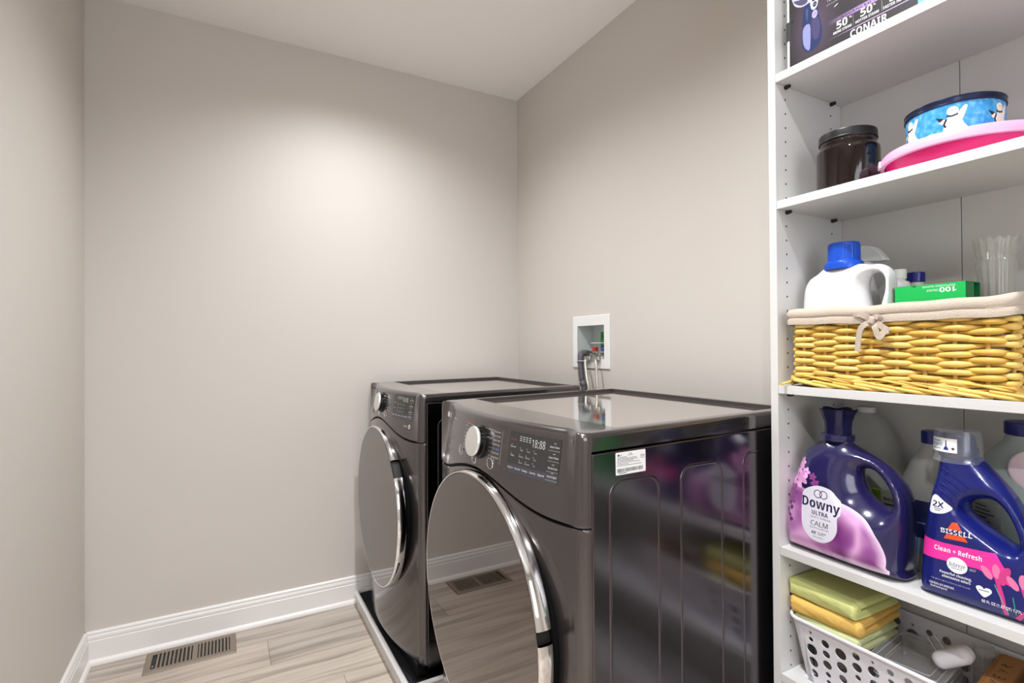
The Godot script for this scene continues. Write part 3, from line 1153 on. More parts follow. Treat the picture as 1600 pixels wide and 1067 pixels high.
# ---------------------------------------------------------------- water outlet box and its hoses
func water_box() -> void:
	var t := thing("water_outlet_box", "white recessed washer outlet box in the wall, valves at its foot", "outlet box", V3(ROOM_R, 1.157, -1.7815))
	# frame: y up, z along the wall, x out of the wall is negative
	var m := MB.new()
	var o := rrect(0.252, 0.224, 0.004, 2)
	var i1 := rrect(0.184, 0.140, 0.003, 2, Vector2(-0.0015, 0.0))
	var rings := []
	for q in [[o, 0.0], [o, -0.004], [rrect(0.247, 0.219, 0.003, 2), -0.0065], [i1, -0.0065], [i1, 0.080]]:
		var ring := PackedVector3Array()
		for p in q[0]:
			ring.append(V3(q[1], p.y, -p.x))
		ring.reverse()
		rings.append(ring)
	m.loft(rings.slice(0, 4), true)
	obj("frame", m.commit(25), M.white, t)
	m = MB.new()
	m.loft(rings.slice(3, 5), true, false, true)
	obj("recess", m.commit(25), mat(Color8(200, 206, 204), 0.4), t)
	m = MB.new()
	m.rbox(V3(0.045, -0.004, -0.01), V3(0.003, 0.003, 0.10), 0.001)
	obj("recess_rib", m.commit(30), M.white, t)
	var gp := Print.new(Vector2(0, 0), Vector2(0.034, 0.075), 256, Color8(36, 150, 62))
	gp.rect(Vector2(0, 0), Vector2(0.034, 0.016), Color8(40, 62, 120))
	gp.rect(Vector2(0.006, 0.05), Vector2(0.028, 0.06), Color8(24, 118, 46))
	gp.line([Vector2(0.006, 0.036), Vector2(0.028, 0.036)], 0.003, Color8(120, 200, 130))
	m = MB.new()
	m.prism(PackedVector2Array([Vector2(0, 0), Vector2(0.034, 0), Vector2(0.034, 0.075), Vector2(0, 0.075)]), 0, 0.0006)
	for k in m.U.size():
		m.U[k] = Vector2(m.P[k].x / 0.034, 1.0 - m.P[k].y / 0.075)
	var st := obj("green_sticker", m.commit(20), printed(gp, 0.4), t)
	st.transform = Transform3D(Basis(V3(0, 0, 1), V3(0, 1, 0), V3(-1, 0, 0)), V3(0.0795, -0.031, -0.036))
	var ink := Print.new(Vector2(0, 0), Vector2(0.03, 0.03), 128, Color(0.5, 0.5, 0.5, 0))
	ink.text("N", Vector2(0.015, 0.015), 0.018, g(24))
	m = MB.new()
	m.quad(V3(0.006, -0.062, -0.0885), V3(0.036, -0.062, -0.0885), V3(0.036, -0.032, -0.0885), V3(0.006, -0.032, -0.0885), Vector2(0, 1), Vector2(1, 1), Vector2(1, 0), Vector2(0, 0))
	obj("stamped_letter", m.commit(0), printed(ink, 0.5, true), t)
	# two valves
	for k in 2:
		var z: float = [0.012, 0.070][k]
		m = MB.new()
		m.lathe([Vector2(0, 0), Vector2(0.009, 0), Vector2(0.009, 0.012), Vector2(0.006, 0.014), Vector2(0.006, 0.028), Vector2(0.0, 0.03)], 20, Transform3D(Basis(), V3(0.020, -0.070, z)))
		m.tube([V3(0.020, -0.054, z), V3(0.0, -0.052, z - 0.004), V3(-0.012, -0.056, z - 0.008)], 0.0075, 12)
		m.lathe([Vector2(0.0, -0.010), Vector2(0.0105, -0.010), Vector2(0.0115, -0.004), Vector2(0.0115, 0.008), Vector2(0.008, 0.010), Vector2(0.0, 0.010)], 16, Transform3D(Basis(), V3(-0.014, -0.068, z - 0.008)))
		var v := obj("valve", m.commit(35), M.metal, t)
		m = MB.new()
		m.rbox(V3(0.012, -0.030, z), V3(0.020, 0.018, 0.020), 0.004)
		obj("valve_handle", m.commit(30), mat(Color8(172, 42, 34), 0.4) if k == 0 else mat(Color8(42, 66, 130), 0.4), v, "red valve handle" if k == 0 else "blue valve handle")
	# hoses
	var path := smooth_path([V3(1.410, 1.104, -1.850), V3(1.366, 1.110, -1.842), V3(1.340, 1.098, -1.830), V3(1.334, 1.055, -1.823), V3(1.333, 1.005, -1.814), V3(1.332, 0.960, -1.798), V3(1.322, 0.86, -1.80), V3(1.31, 0.70, -1.84)], 14)
	var rad := []
	for k in path.size():
		rad.append(0.0125 + (0.0009 if k % 2 == 0 else -0.0009) + (0.003 if k > 62 and k < 68 else 0.0))
	m = MB.new()
	m.tube(path, rad, 20)
	var h := obj("drain_hose", m.commit(60), mat(Color8(84, 84, 90), 0.45))
	tag(h, "thick ribbed grey drain hose hooked into the outlet box", "hose")
	m = MB.new()
	var tie := []
	for k in 28:
		var a := TAU * k / 28
		tie.append(V3(1.336 + cos(a) * 0.015, 1.072 + sin(a) * 0.004 - cos(a) * 0.003, -1.8255 + sin(a) * 0.015 + (0.022 if sin(a) > 0.6 else 0.0) * sin(a)))
	m.tube(tie, 0.0022, 8, true, 0.6, Vector3.UP)
	obj("cable_tie", m.commit(60), M.white, h)
	for k in 2:
		var zv: float = -1.7815 + [0.012, 0.070][k] - 0.008
		var p: Array = [[V3(1.345, 1.087, zv - 0.020), V3(1.334, 1.070, -1.790), V3(1.326, 1.035, -1.775), V3(1.320, 1.0, -1.760), V3(1.316, 0.96, -1.745), V3(1.31, 0.80, -1.73)],
			[V3(1.345, 1.087, zv - 0.02), V3(1.334, 1.075, -1.718), V3(1.328, 1.03, -1.706), V3(1.322, 0.99, -1.696), V3(1.318, 0.95, -1.69), V3(1.31, 0.80, -1.68)]][k]
		m = MB.new()
		m.tube(smooth_path(p, 10), 0.0056, 12)
		var s := obj("supply_hose", m.commit(60), M.braid)
		tag(s, ["braided steel supply hose next to the grey drain hose", "braided steel supply hose hanging below the red valve"][k], "hose", "braided water supply hoses")
		m = MB.new()
		m.lathe([Vector2(0.0, -0.012), Vector2(0.0105, -0.012), Vector2(0.0110, -0.006), Vector2(0.0110, 0.008), Vector2(0.0, 0.010)], 12, Transform3D(Basis(), p[0]))
		obj("coupling", m.commit(35), M.metal, s)

# ---------------------------------------------------------------- floor register
func register() -> void:
	M.tan = mat(Color8(132, 119, 105), 0.45, 0.1)
	var t := thing("floor_register", "tan metal floor register set in the planks by the baseboard", "vent", V3(-0.1121, 0, -2.3013))
	var m := MB.new()
	m.rbox(V3(0, 0.0008, 0), V3(0.270, 0.0012, 0.118), 0.0005, 1)
	obj("dark_duct_plate", m.commit(30), M.black, t)  # black plate under the slats, stands for the unlit duct
	# frame ring and the bridge between two banks
	var rings := []
	for q in [[0.293, 0.146, 0.0], [0.293, 0.146, 0.0015], [0.286, 0.139, 0.0055], [0.252, 0.106, 0.0062], [0.250, 0.104, 0.005], [0.250, 0.104, 0.001]]:
		var ring := PackedVector3Array()
		for p in rrect(q[0], q[1], 0.004, 2):
			ring.append(V3(p.x, q[2], -p.y))
		rings.append(ring)
	m = MB.new()
	m.loft(rings, true)
	obj("frame", m.commit(30), M.tan, t)
	m = MB.new()
	m.rbox(V3(0.0105, 0.0035, 0), V3(0.017, 0.005, 0.105), 0.001, 1)
	obj("bridge", m.commit(30), M.tan, t)
	for bank in 2:
		for k in 9:
			var x: float = lerpf(-0.1135, 0.0015, (k + 0.5) / 9.0) if bank == 0 else lerpf(0.0195, 0.1245, (k + 0.5) / 9.0)
			m = MB.new()
			m.rbox(V3(x, 0.0033, 0), V3(0.0062, 0.0046, 0.105), 0.001, 1, Basis(V3(0, 0, 1), 0.0))
			obj("slat", m.commit(30), M.tan, t)
	m = MB.new()
	m.rbox(V3(-0.1195, 0.003, 0.033), V3(0.004, 0.004, 0.012), 0.001, 1)
	obj("lever", m.commit(30), M.metal, t)

# ---------------------------------------------------------------- bookcase
const ZL := -0.7285
const ZR := 0.0369
const TOPS := [1.7393, 1.4593, 1.0537, 0.7000, 0.4236, 0.13]

func bookcase() -> void:
	var t := thing("bookcase", "tall white laminate bookcase with adjustable shelves, against the right wall", "bookcase", V3(SHELF_X, 0, -0.3458))
	var D := ROOM_R - 0.016 - SHELF_X
	for s in [-1.0, 1.0]:
		var m := MB.new()
		m.rbox(V3(D / 2, 1.185, s * 0.3913), V3(D, 2.37, 0.0173), 0.0008, 1)
		obj("side_panel", m.commit(30), M.board, t)
	var zb := [ZL, -0.4929, -0.2573, ZR]
	for k in 3:
		var m := MB.new()
		m.rbox(V3(SHELF_BACK - SHELF_X + 0.002, 1.19, (zb[k] + zb[k + 1]) / 2 + 0.3458), V3(0.004, 2.30, zb[k + 1] - zb[k] - 0.0012), 0.0006, 1)
		obj("back_panel", m.commit(30), M.board, t)
	var DS := SHELF_BACK - SHELF_X - 0.0005
	for y in TOPS + [2.362]:
		var m := MB.new()
		m.rbox(V3(DS / 2 + 0.0003, y - 0.009, 0), V3(DS, 0.018, ZR - ZL - 0.0012), 0.0008, 1)
		obj("shelf", m.commit(30), M.board, t)
	var m2 := MB.new()
	m2.rbox(V3(0.03, 0.056, 0), V3(0.016, 0.11, ZR - ZL - 0.001), 0.0008, 1)
	obj("kick_board", m2.commit(30), M.board, t)
	# drilled peg holes down both side panels
	var m := MB.new()
	for s in [-1.0, 1.0]:
		for cx in [0.0355, 0.210]:
			var y := 1.7855 + 0.0315 * 16
			while y > 0.2:
				var z: float = s * 0.38265
				m.lathe([Vector2(0.0024, 0.0), Vector2(0.0020, 0.0003), Vector2(0.0, 0.0003)], 8, Transform3D(Basis(V3(1, 0, 0), V3(0, 0, -s), V3(0, s, 0)), V3(cx, y, z)))
				y -= 0.0315
	var ph := obj("peg_holes", m.commit(30), M.rubber, t)
	ph.set_meta("kind", "stuff")
	for y in TOPS.slice(0, 5):
		for s in [-1.0, 1.0]:
			for cx in [0.0355, 0.210]:
				m = MB.new()
				m.lathe([Vector2(0, 0), Vector2(0.0045, 0.0005), Vector2(0.005, 0.003), Vector2(0.0035, 0.012), Vector2(0, 0.013)], 12, Transform3D(Basis(V3(1, 0, 0), V3(0, 0, -s), V3(0, s, 0)), V3(cx, y - 0.0215, s * 0.3828)))
				obj("shelf_pin", m.commit(40), M.black, t)

# ---------------------------------------------------------------- steamer carton on the top shelf
func top_shelf_things() -> void:
	var lo := Vector2(-0.7135, 1.7398)
	var hi := Vector2(-0.4560, 2.0050)
	var p := Print.new(lo, hi, 900, Color8(50, 47, 50))
	# soft violet shine behind the appliance
	for y in p.im.get_height():
		for x in range(0, int(p.im.get_width() * 0.62)):
			var q := Vector2(lo.x + x / p.sc, hi.y - y / p.sc)
			var d := ((q - Vector2(-0.655, 1.815)) / Vector2(0.052, 0.085)).length()
			var k := clampf(1.15 - d, 0.0, 1.0)
			if k > 0:
				p.im.set_pixel(x, y, Color8(50, 47, 50).lerp(Color8(112, 88, 118), k * 0.6))
	var navy := Color8(38, 50, 92)
	p.poly(poly2([Vector2(-0.672, 1.868), Vector2(-0.678, 1.83), Vector2(-0.680, 1.795), Vector2(-0.675, 1.772), Vector2(-0.660, 1.763), Vector2(-0.642, 1.772), Vector2(-0.6365, 1.80), Vector2(-0.644, 1.84), Vector2(-0.648, 1.875)], 6), navy)
	p.poly(poly2([Vector2(-0.676, 1.820), Vector2(-0.677, 1.79), Vector2(-0.670, 1.772), Vector2(-0.662, 1.772), Vector2(-0.6615, 1.82)], 4), Color8(138, 142, 186))
	p.poly(poly2([Vector2(-0.658, 1.825), Vector2(-0.656, 1.79), Vector2(-0.645, 1.785), Vector2(-0.6405, 1.81), Vector2(-0.647, 1.83)], 4), Color8(72, 66, 104))
	p.poly(poly2([Vector2(-0.6705, 1.855), Vector2(-0.668, 1.83), Vector2(-0.665, 1.855)], 4), Color8(66, 84, 132))
	p.oval(Vector2(-0.6515, 1.838), 0.0060, 0.0085, Color8(172, 164, 194))
	p.line([Vector2(-0.655, 1.8365), Vector2(-0.648, 1.8395)], 0.0012, Color8(90, 84, 120))
	p.poly(poly2([Vector2(-0.702, 1.935), Vector2(-0.699, 1.888), Vector2(-0.684, 1.870), Vector2(-0.664, 1.868), Vector2(-0.640, 1.876), Vector2(-0.636, 1.915), Vector2(-0.65, 1.945)], 5), Color8(190, 188, 214))
	p.poly(poly2([Vector2(-0.698, 1.889), Vector2(-0.683, 1.873), Vector2(-0.668, 1.871), Vector2(-0.668, 1.881), Vector2(-0.685, 1.886)], 3), Color8(80, 78, 104))
	p.poly(poly2([Vector2(-0.661, 1.876), Vector2(-0.659, 1.854), Vector2(-0.652, 1.848), Vector2(-0.645, 1.856), Vector2(-0.644, 1.884), Vector2(-0.655, 1.89)], 5), Color8(214, 212, 232))
	p.oval(Vector2(-0.651, 1.886), 0.010, 0.007, Color8(206, 176, 188))
	p.rect(Vector2(-0.6565, 1.866), Vector2(-0.6475, 1.8745), Color8(52, 24, 34))
	p.oval(Vector2(-0.651, 1.8585), 0.0042, 0.0055, Color8(28, 42, 64))
	p.line([Vector2(-0.6535, 1.8585), Vector2(-0.6485, 1.8585)], 0.001, Color8(150, 200, 220))
	p.text("TURBO STEAM", Vector2(-0.6005, 1.8495), 0.0058, g(205), false)
	p.text("with dual heat technology", Vector2(-0.6030, 1.8405), 0.0030, g(190), false)
	p.poly(PackedVector2Array([Vector2(-0.612, 1.830), Vector2(-0.605, 1.8335), Vector2(-0.603, 1.8325), Vector2(-0.61, 1.829)]), g(215))
	for i in 60:
		var k := minf(1.0, i / 22.0)
		p.rect(Vector2(-0.628 + i * 0.0029, 1.7965), Vector2(-0.628 + (i + 1) * 0.0029, 1.8055), Color8(70, 60, 76).lerp(Color8(176, 142, 200), k))
		p.rect(Vector2(-0.628 + i * 0.0029, 1.7665), Vector2(-0.628 + (i + 1) * 0.0029, 1.7680), Color8(70, 60, 76).lerp(Color8(206, 176, 222), k))
	p.text("ADVANCED STEAM", Vector2(-0.5520, 1.8010), 0.0048, Color8(60, 46, 72), true, 0, 0.095)
	p.text("50", Vector2(-0.5965, 1.7885), 0.0150, g(240), true)
	p.text("%", Vector2(-0.5800, 1.7925), 0.0042, g(220), true)
	p.text("MORE STEAM", Vector2(-0.5960, 1.7755), 0.0052, g(240), true, 0, 0.035)
	p.line([Vector2(-0.575, 1.772), Vector2(-0.575, 1.795)], 0.0008, g(150))
	p.text("50", Vector2(-0.5510, 1.7885), 0.0150, g(240), true)
	p.text("%", Vector2(-0.5365, 1.7925), 0.0042, g(220), true)
	p.text("HOTTER STEAM", Vector2(-0.5500, 1.7755), 0.0052, g(240), true, 0, 0.042)
	p.line([Vector2(-0.5235, 1.772), Vector2(-0.5235, 1.795)], 0.0008, g(150))
	p.text("30", Vector2(-0.5000, 1.7885), 0.0150, g(240), true)
	p.text("FASTER HEAT UP", Vector2(-0.4985, 1.7755), 0.0054, g(240), true, 0, 0.046)
	p.text("CONAIR", Vector2(-0.5480, 1.7570), 0.0135, g(245), true, 0, 0.066)
	p.rect(Vector2(lo.x, lo.y), Vector2(-0.7075, hi.y), g(236))
	p.rect(Vector2(lo.x, 1.813), Vector2(-0.7075, 1.846), g(24))
	p.poly(PackedVector2Array([Vector2(-0.7075, 1.846), Vector2(-0.694, 1.850), Vector2(-0.7075, 1.840)]), g(14))
	p.rect(Vector2(-0.4655, 1.7398), Vector2(hi.x, 2.005), Color8(120, 178, 206))
	p.rect(Vector2(-0.4670, 1.7398), Vector2(-0.4655, 2.005), Color8(36, 52, 70))
	var t := thing("steamer_box", "black and purple appliance carton with white lettering, on the top shelf", "box", V3(1.088, 1.7393, -0.58475))
	var m := MB.new()
	m.rbox(V3(0.1, 0.13285, 0), V3(0.2, 0.2657, 0.2575), 0.0012, 2)
	obj("carton", m.commit(30), mat(Color8(232, 230, 232), 0.5), t)
	m = MB.new()
	m.prism(PackedVector2Array([Vector2(-0.1268, 0.0009), Vector2(0.1285, 0.0009), Vector2(0.1285, 0.2648), Vector2(-0.1268, 0.2648)]), 0.0, 0.0006, Transform3D(Basis(V3(0, 0, 1), V3(0, 1, 0), V3(-1, 0, 0)), Vector3.ZERO))
	for i in m.P.size():
		m.U[i] = Vector2((m.P[i].z + 0.12875) / 0.2575, 1.0 - (m.P[i].y + 0.0) / 0.2652)
	obj("printed_front", m.commit(20), printed(p, 0.35), t, "black printed front panel")
	# torn hand slot in the left end
	m = MB.new()
	m.rbox(V3(0.035, 0.090, -0.1285), V3(0.075, 0.040, 0.0015), 0.0005, 1)
	obj("hand_slot", m.commit(30), M.black, t)
	m = MB.new()
	m.rbox(V3(-0.0005, 0.0905, -0.124), V3(0.0022, 0.041, 0.0085), 0.0004, 1, Basis(V3(0, 1, 0), 0.1))
	obj("torn_flap", m.commit(30), mat(g(40), 0.6), t)

# ---------------------------------------------------------------- jar, tin and dish
func second_shelf_things() -> void:
	var Y := 1.4594
	var amber := mat(Color8(24, 13, 11), 0.06)
	amber.clearcoat_enabled = true
	amber.clearcoat = 0.4
	amber.clearcoat_roughness = 0.02
	var t := thing("amber_jar", "big dark amber glass jar with a black screw lid", "jar", V3(1.150, Y, -0.6220))
	var m := MB.new()
	m.lathe([Vector2(0, 0.001), Vector2(0.046, 0.0), Vector2(0.0535, 0.003), Vector2(0.0572, 0.011), Vector2(0.0574, 0.082), Vector2(0.0565, 0.089), Vector2(0.0530, 0.0945), Vector2(0.0512, 0.0965), Vector2(0.0512, 0.1015), Vector2(0.0518, 0.1025), Vector2(0.0512, 0.1040), Vector2(0.0512, 0.118)], 72)
	obj("glass_body", m.commit(25), amber, t)
	m = MB.new()
	var lid := [Vector2(0.0515, 0.1065), Vector2(0.0530, 0.1067), Vector2(0.0534, 0.1085), Vector2(0.0530, 0.110), Vector2(0.0526, 0.1105), Vector2(0.0526, 0.1215), Vector2(0.0516, 0.1240), Vector2(0.049, 0.125), Vector2(0, 0.1252)]
	m.lathe(lid, 72)
	obj("lid", m.commit(35), mat(g(14), 0.4), t)
	# pink lidded dish under the tin
	t = thing("pink_dish", "shallow hot pink plastic dish with a pale pink rim lid, under the blue tin", "dish", V3(1.190, Y, -0.4407))
	m = MB.new()
	m.lathe([Vector2(0, 0.0), Vector2(0.098, 0.0), Vector2(0.103, 0.003), Vector2(0.108, 0.010), Vector2(0.115, 0.022), Vector2(0.1180, 0.030)], 96)
	obj("bowl", m.commit(30), mat(Color8(232, 28, 122), 0.3), t)
	m = MB.new()
	m.lathe([Vector2(0.1185, 0.0252), Vector2(0.1235, 0.0250), Vector2(0.1250, 0.0262), Vector2(0.1253, 0.0310), Vector2(0.1243, 0.0390), Vector2(0.1210, 0.0435), Vector2(0.116, 0.0445), Vector2(0.108, 0.0415), Vector2(0, 0.0410)], 96)
	obj("lid", m.commit(30), mat(Color8(240, 178, 214), 0.35), t, "pale pink lid")
	m = MB.new()
	m.rbox(V3(-0.067, 0.031, -0.1075), V3(0.022, 0.013, 0.004), 0.0015, 2, Basis(V3(0, 1, 0), 0.55))
	obj("lid_tab", m.commit(30), mat(Color8(244, 214, 232), 0.35), t)
	# biscuit tin
	var W := TAU * 0.0716
	var p := Print.new(Vector2(0, 0), Vector2(W, 0.052), 1800, Color8(66, 160, 218))
	var n := FastNoiseLite.new()
	n.seed = 8
	n.frequency = 1.0
	n.fractal_octaves = 3
	for y in p.im.get_height():
		for x in p.im.get_width():
			var v := n.get_noise_2d(x * 0.02, y * 0.02)
			p.im.set_pixel(x, y, Color8(66, 160, 218).lerp(Color8(150, 205, 238) if v > 0 else Color8(44, 128, 200), clampf(absf(v) * 0.9, 0, 0.6)))
	var snow := []
	for i in 61:
		snow.append(Vector2(W * i / 60.0, 0.0095 + 0.0025 * sin(i * 0.7)))
	p.poly(PackedVector2Array([Vector2(0, 0)] + snow + [Vector2(W, 0)]), Color8(238, 240, 236))
	var N := 6
	for i in N:
		var c := Vector2(W * (i + 0.35) / N, 0.0)
		var cream := Color8(244, 240, 230)
		p.poly(poly2([c + Vector2(-0.0183, 0.0034), c + Vector2(-0.0146, 0.0123), c + Vector2(-0.0110, 0.0269), c + Vector2(-0.0037, 0.0347), c + Vector2(0.0073, 0.0336), c + Vector2(0.0134, 0.0202), c + Vector2(0.0195, 0.0112), c + Vector2(0.0232, 0.0034)], 4), cream)
		p.poly(poly2([c + Vector2(0.0024, 0.0291), c + Vector2(0.0134, 0.0448), c + Vector2(0.0183, 0.0459), c + Vector2(0.0183, 0.0414), c + Vector2(0.0110, 0.0246)], 3), cream)
		p.poly(poly2([c + Vector2(-0.0195, 0.0067), c + Vector2(-0.0146, 0.0112), c + Vector2(0.0024, 0.0090), c + Vector2(-0.0037, 0.0045)], 3), Color8(222, 208, 150))
		p.oval(c + Vector2(-0.0012, 0.0403), 0.0082, 0.0068, Color8(246, 238, 218))
		p.line([c + Vector2(-0.0098, 0.0336), c + Vector2(-0.0024, 0.0323), c + Vector2(0.0061, 0.0342)], 0.0026, g(30))
		p.oval(c + Vector2(-0.0018, 0.0414), 0.0007, 0.0007, g(40))
		p.oval(c + Vector2(0.0027, 0.0414), 0.0007, 0.0007, g(40))
		p.oval(c + Vector2(-0.0152, 0.0263), 0.0047, 0.0040, cream)
		p.poly(PackedVector2Array([c + Vector2(-0.0256, 0.0347), c + Vector2(-0.0128, 0.0308), c + Vector2(-0.0189, 0.0263)]), Color8(34, 42, 50))
		p.line([c + Vector2(-0.0098, 0.0291), c + Vector2(-0.0134, 0.0213), c + Vector2(-0.0110, 0.0162)], 0.0028, g(28))
	t = thing("biscuit_tin", "round blue biscuit tin painted with snowmen, standing on the pink dish", "tin", V3(1.190, Y + 0.0442, -0.4548))
	m = MB.new()
	m.lathe([Vector2(0, 0.0), Vector2(0.0705, 0.0), Vector2(0.0722, 0.0012), Vector2(0.0722, 0.0032), Vector2(0.0716, 0.0038)], 96)
	obj("base_rim", m.commit(30), mat(Color8(30, 32, 48), 0.3, 0.4), t)
	m = MB.new()
	m.lathe([Vector2(0.0716, 0.0036), Vector2(0.0716, 0.0625)], 96)
	obj("painted_wall", m.commit(60), printed(p, 0.3), t, "painted snowmen on blue sky")
	m = MB.new()
	m.lathe([Vector2(0.0717, 0.0625), Vector2(0.0733, 0.0625), Vector2(0.0740, 0.0635), Vector2(0.0738, 0.0648), Vector2(0.0733, 0.0653), Vector2(0.0733, 0.0715), Vector2(0.0740, 0.0725), Vector2(0.0738, 0.0740), Vector2(0.0725, 0.0748), Vector2(0, 0.0740)], 96)
	obj("lid", m.commit(30), mat(Color8(34, 42, 72), 0.28, 0.5), t)

# ---------------------------------------------------------------- wicker basket and what stands in it
func wicker_shelf_things() -> void:
	var Y := 1.0537
	var c0 := V3(1.189, Y, -0.5225)
	var t := thing("wicker_basket", "honey-coloured wicker basket with a cream cloth liner tied in a bow", "basket", c0)
	var hz := 0.176
	var hx := 0.108
	# perimeter point: s in metres from the front left corner, along the front to the right
	var per := 2.0 * (2.0 * hz + 2.0 * hx)
	var N := 26
	var step := per / N
	var around := func(s: float, grow: float) -> Vector3:
		var r := 0.016
		var q := fposmod(s, per)
		var w := hz + grow
		var d := hx + grow
		var p := Vector2.ZERO
		if q < 2 * hz:
			p = Vector2(-d, lerpf(-w, w, q / (2 * hz)))
		elif q < 2 * hz + 2 * hx:
			p = Vector2(lerpf(-d, d, (q - 2 * hz) / (2 * hx)), w)
		elif q < 4 * hz + 2 * hx:
			p = Vector2(d, lerpf(w, -w, (q - 2 * hz - 2 * hx) / (2 * hz)))
		else:
			p = Vector2(lerpf(d, -d, (q - 4 * hz - 2 * hx) / (2 * hx)), -w)
		# pull the corners in to a small round
		var cx := absf(p.x) - (d - r)
		var cz := absf(p.y) - (w - r)
		if cx > 0 and cz > 0:
			var v := Vector2(cx, cz).normalized() * r
			p = Vector2(signf(p.x) * (d - r + v.x), signf(p.y) * (w - r + v.y))
		return V3(p.x, 0, p.y)
	var tones := [mat(Color8(224, 186, 92), 0.42), mat(Color8(214, 172, 80), 0.42), mat(Color8(230, 196, 108), 0.42), mat(Color8(204, 158, 76), 0.45)]
	var rng := RandomNumberGenerator.new()
	rng.seed = 21
	var m := MB.new()
	m.rbox(V3(0, 0.010, 0), V3(hx * 2 - 0.004, 0.006, hz * 2 - 0.004), 0.002)
	obj("base", m.commit(30), tones[3], t)
	for k in N:
		var p: Vector3 = around.call(k * step + 0.0215, 0.0)
		m = MB.new()
		m.tube([p + V3(0, 0.008, 0), p + V3(0, 0.08, 0), p + V3(0, 0.153, 0)], 0.0036, 8)
		obj("stake", m.commit(60), tones[3], t)
	var rows := 15
	for row in rows:
		var path := []
		var rad := []
		var wob := rng.randf_range(-0.0009, 0.0009)
		for k in N * 8:
			var s := k * step / 8.0
			var ph := PI * (s - 0.0215) / step + PI * row
			var cs := cos(ph)
			var p: Vector3 = around.call(s, cs * 0.0056)
			p.y = 0.0235 + row * 0.0077 + wob + 0.0011 * sin(s * 37.0 + row * 1.7) + 0.0012 * sin(ph * 0.5 + row)
			path.append(p)
			rad.append(0.0042 + 0.0015 * maxf(cs, 0.0) + 0.0004 * sin(k * 0.61 + row * 2.0))
		m = MB.new()
		m.tube(path, rad, 8, true, 1.0, Vector3.UP)
		obj("wicker_strand", m.commit(70), tones[[0, 1, 2, 0, 2, 1][row % 6]], t)
	# border: thin twisted wale, then slanting canes with cut ends
	for k in 4:
		var path := []
		for i in 180:
			var s := per * i / 180.0
			var p: Vector3 = around.call(s, 0.0072 + 0.002 * sin(TAU * s / (step * 3) + k * 1.6))
			p.y = 0.0135 + k * 0.0018 + 0.004 * cos(TAU * s / (step * 3) + k * 1.6)
			path.append(p)
		m = MB.new()
		m.tube(path, 0.0024, 6, true, 1.0, Vector3.UP)
		obj("wale_strand", m.commit(70), tones[[2, 3, 1, 0][k]], t)
	for k in 9:
		var z := -hz + 0.004 + k * 0.0410
		m = MB.new()
		var pts := [V3(-hx - 0.009, 0.0125 + rng.randf_range(-0.001, 0.001), z), V3(-hx - 0.0115, 0.0085, z + 0.03), V3(-hx - 0.0125, 0.0042, z + 0.062), V3(-hx - 0.006, 0.0032, z + 0.085)]
		m.tube(smooth_path(pts, 5), 0.0033, 8)
		obj("border_cane", m.commit(50), tones[[2, 0, 1][k % 3]], t)
	for k in 6:
		var x := -hx + k * 0.038
		m = MB.new()
		m.tube(smooth_path([V3(x, 0.0125, hz + 0.008), V3(x + 0.03, 0.008, hz + 0.0105), V3(x + 0.058, 0.0035, hz + 0.0105)], 5), 0.0033, 8)
		obj("border_cane", m.commit(50), tones[k % 3], t)
		m = MB.new()
		m.tube(smooth_path([V3(-x, 0.0125, -hz - 0.008), V3(-x - 0.03, 0.008, -hz - 0.0105), V3(-x - 0.058, 0.0035, -hz - 0.0105)], 5), 0.0033, 8)
		obj("border_cane", m.commit(50), tones[k % 3], t)
	# liner: up the inside, over the rim, down the outside in a hem
	M.cloth = mat(Color8(198, 184, 168), 0.9)
	bump(M.cloth, 0.12, 5.0, 16.0, 5)
	var rings := []
	for q in [[-0.010, 0.022], [-0.008, 0.10], [-0.006, 0.150], [-0.002, 0.1610], [0.004, 0.1645], [0.0120, 0.1620], [0.0150, 0.1540], [0.0140, 0.1475], [0.0118, 0.1445], [0.0132, 0.1420], [0.0142, 0.1365], [0.0138, 0.1305], [0.0120, 0.1298]]:
		var ring := PackedVector3Array()
		for i in 150:
			var s := per * i / 150.0
			var wv := 0.0012 * sin(s * 31.0) + 0.0009 * sin(s * 67.0 + 1.0)
			var p: Vector3 = around.call(s, q[0] + (wv * 0.8 if q[0] > 0.003 else 0.0))
			var lift := 0.006 * pow(maxf(0.0, p.z / hz), 6.0) if q[1] > 0.145 else 0.004 * pow(maxf(0.0, p.z / hz), 6.0)
			p.y = q[1] + wv + lift
			ring.append(p)
		rings.append(ring)
	# the ring runs clockwise from above; flip so that the cloth's shown side faces out
	for i in rings.size():
		rings[i].reverse()
	m = MB.new()
	m.loft(rings, true)
	obj("cloth_liner", m.commit(60), M.cloth, t)
	# bow
	var bx := -hx - 0.0185
	var bc := V3(bx, 0.1335, -0.0105)
	m = MB.new()
	m.rbox(bc + V3(-0.004, 0, 0), V3(0.009, 0.015, 0.011), 0.004, 3, Basis(V3(1, 0, 0), 0.3))
	var bow_ := obj("bow", m.commit(60), M.cloth, t)
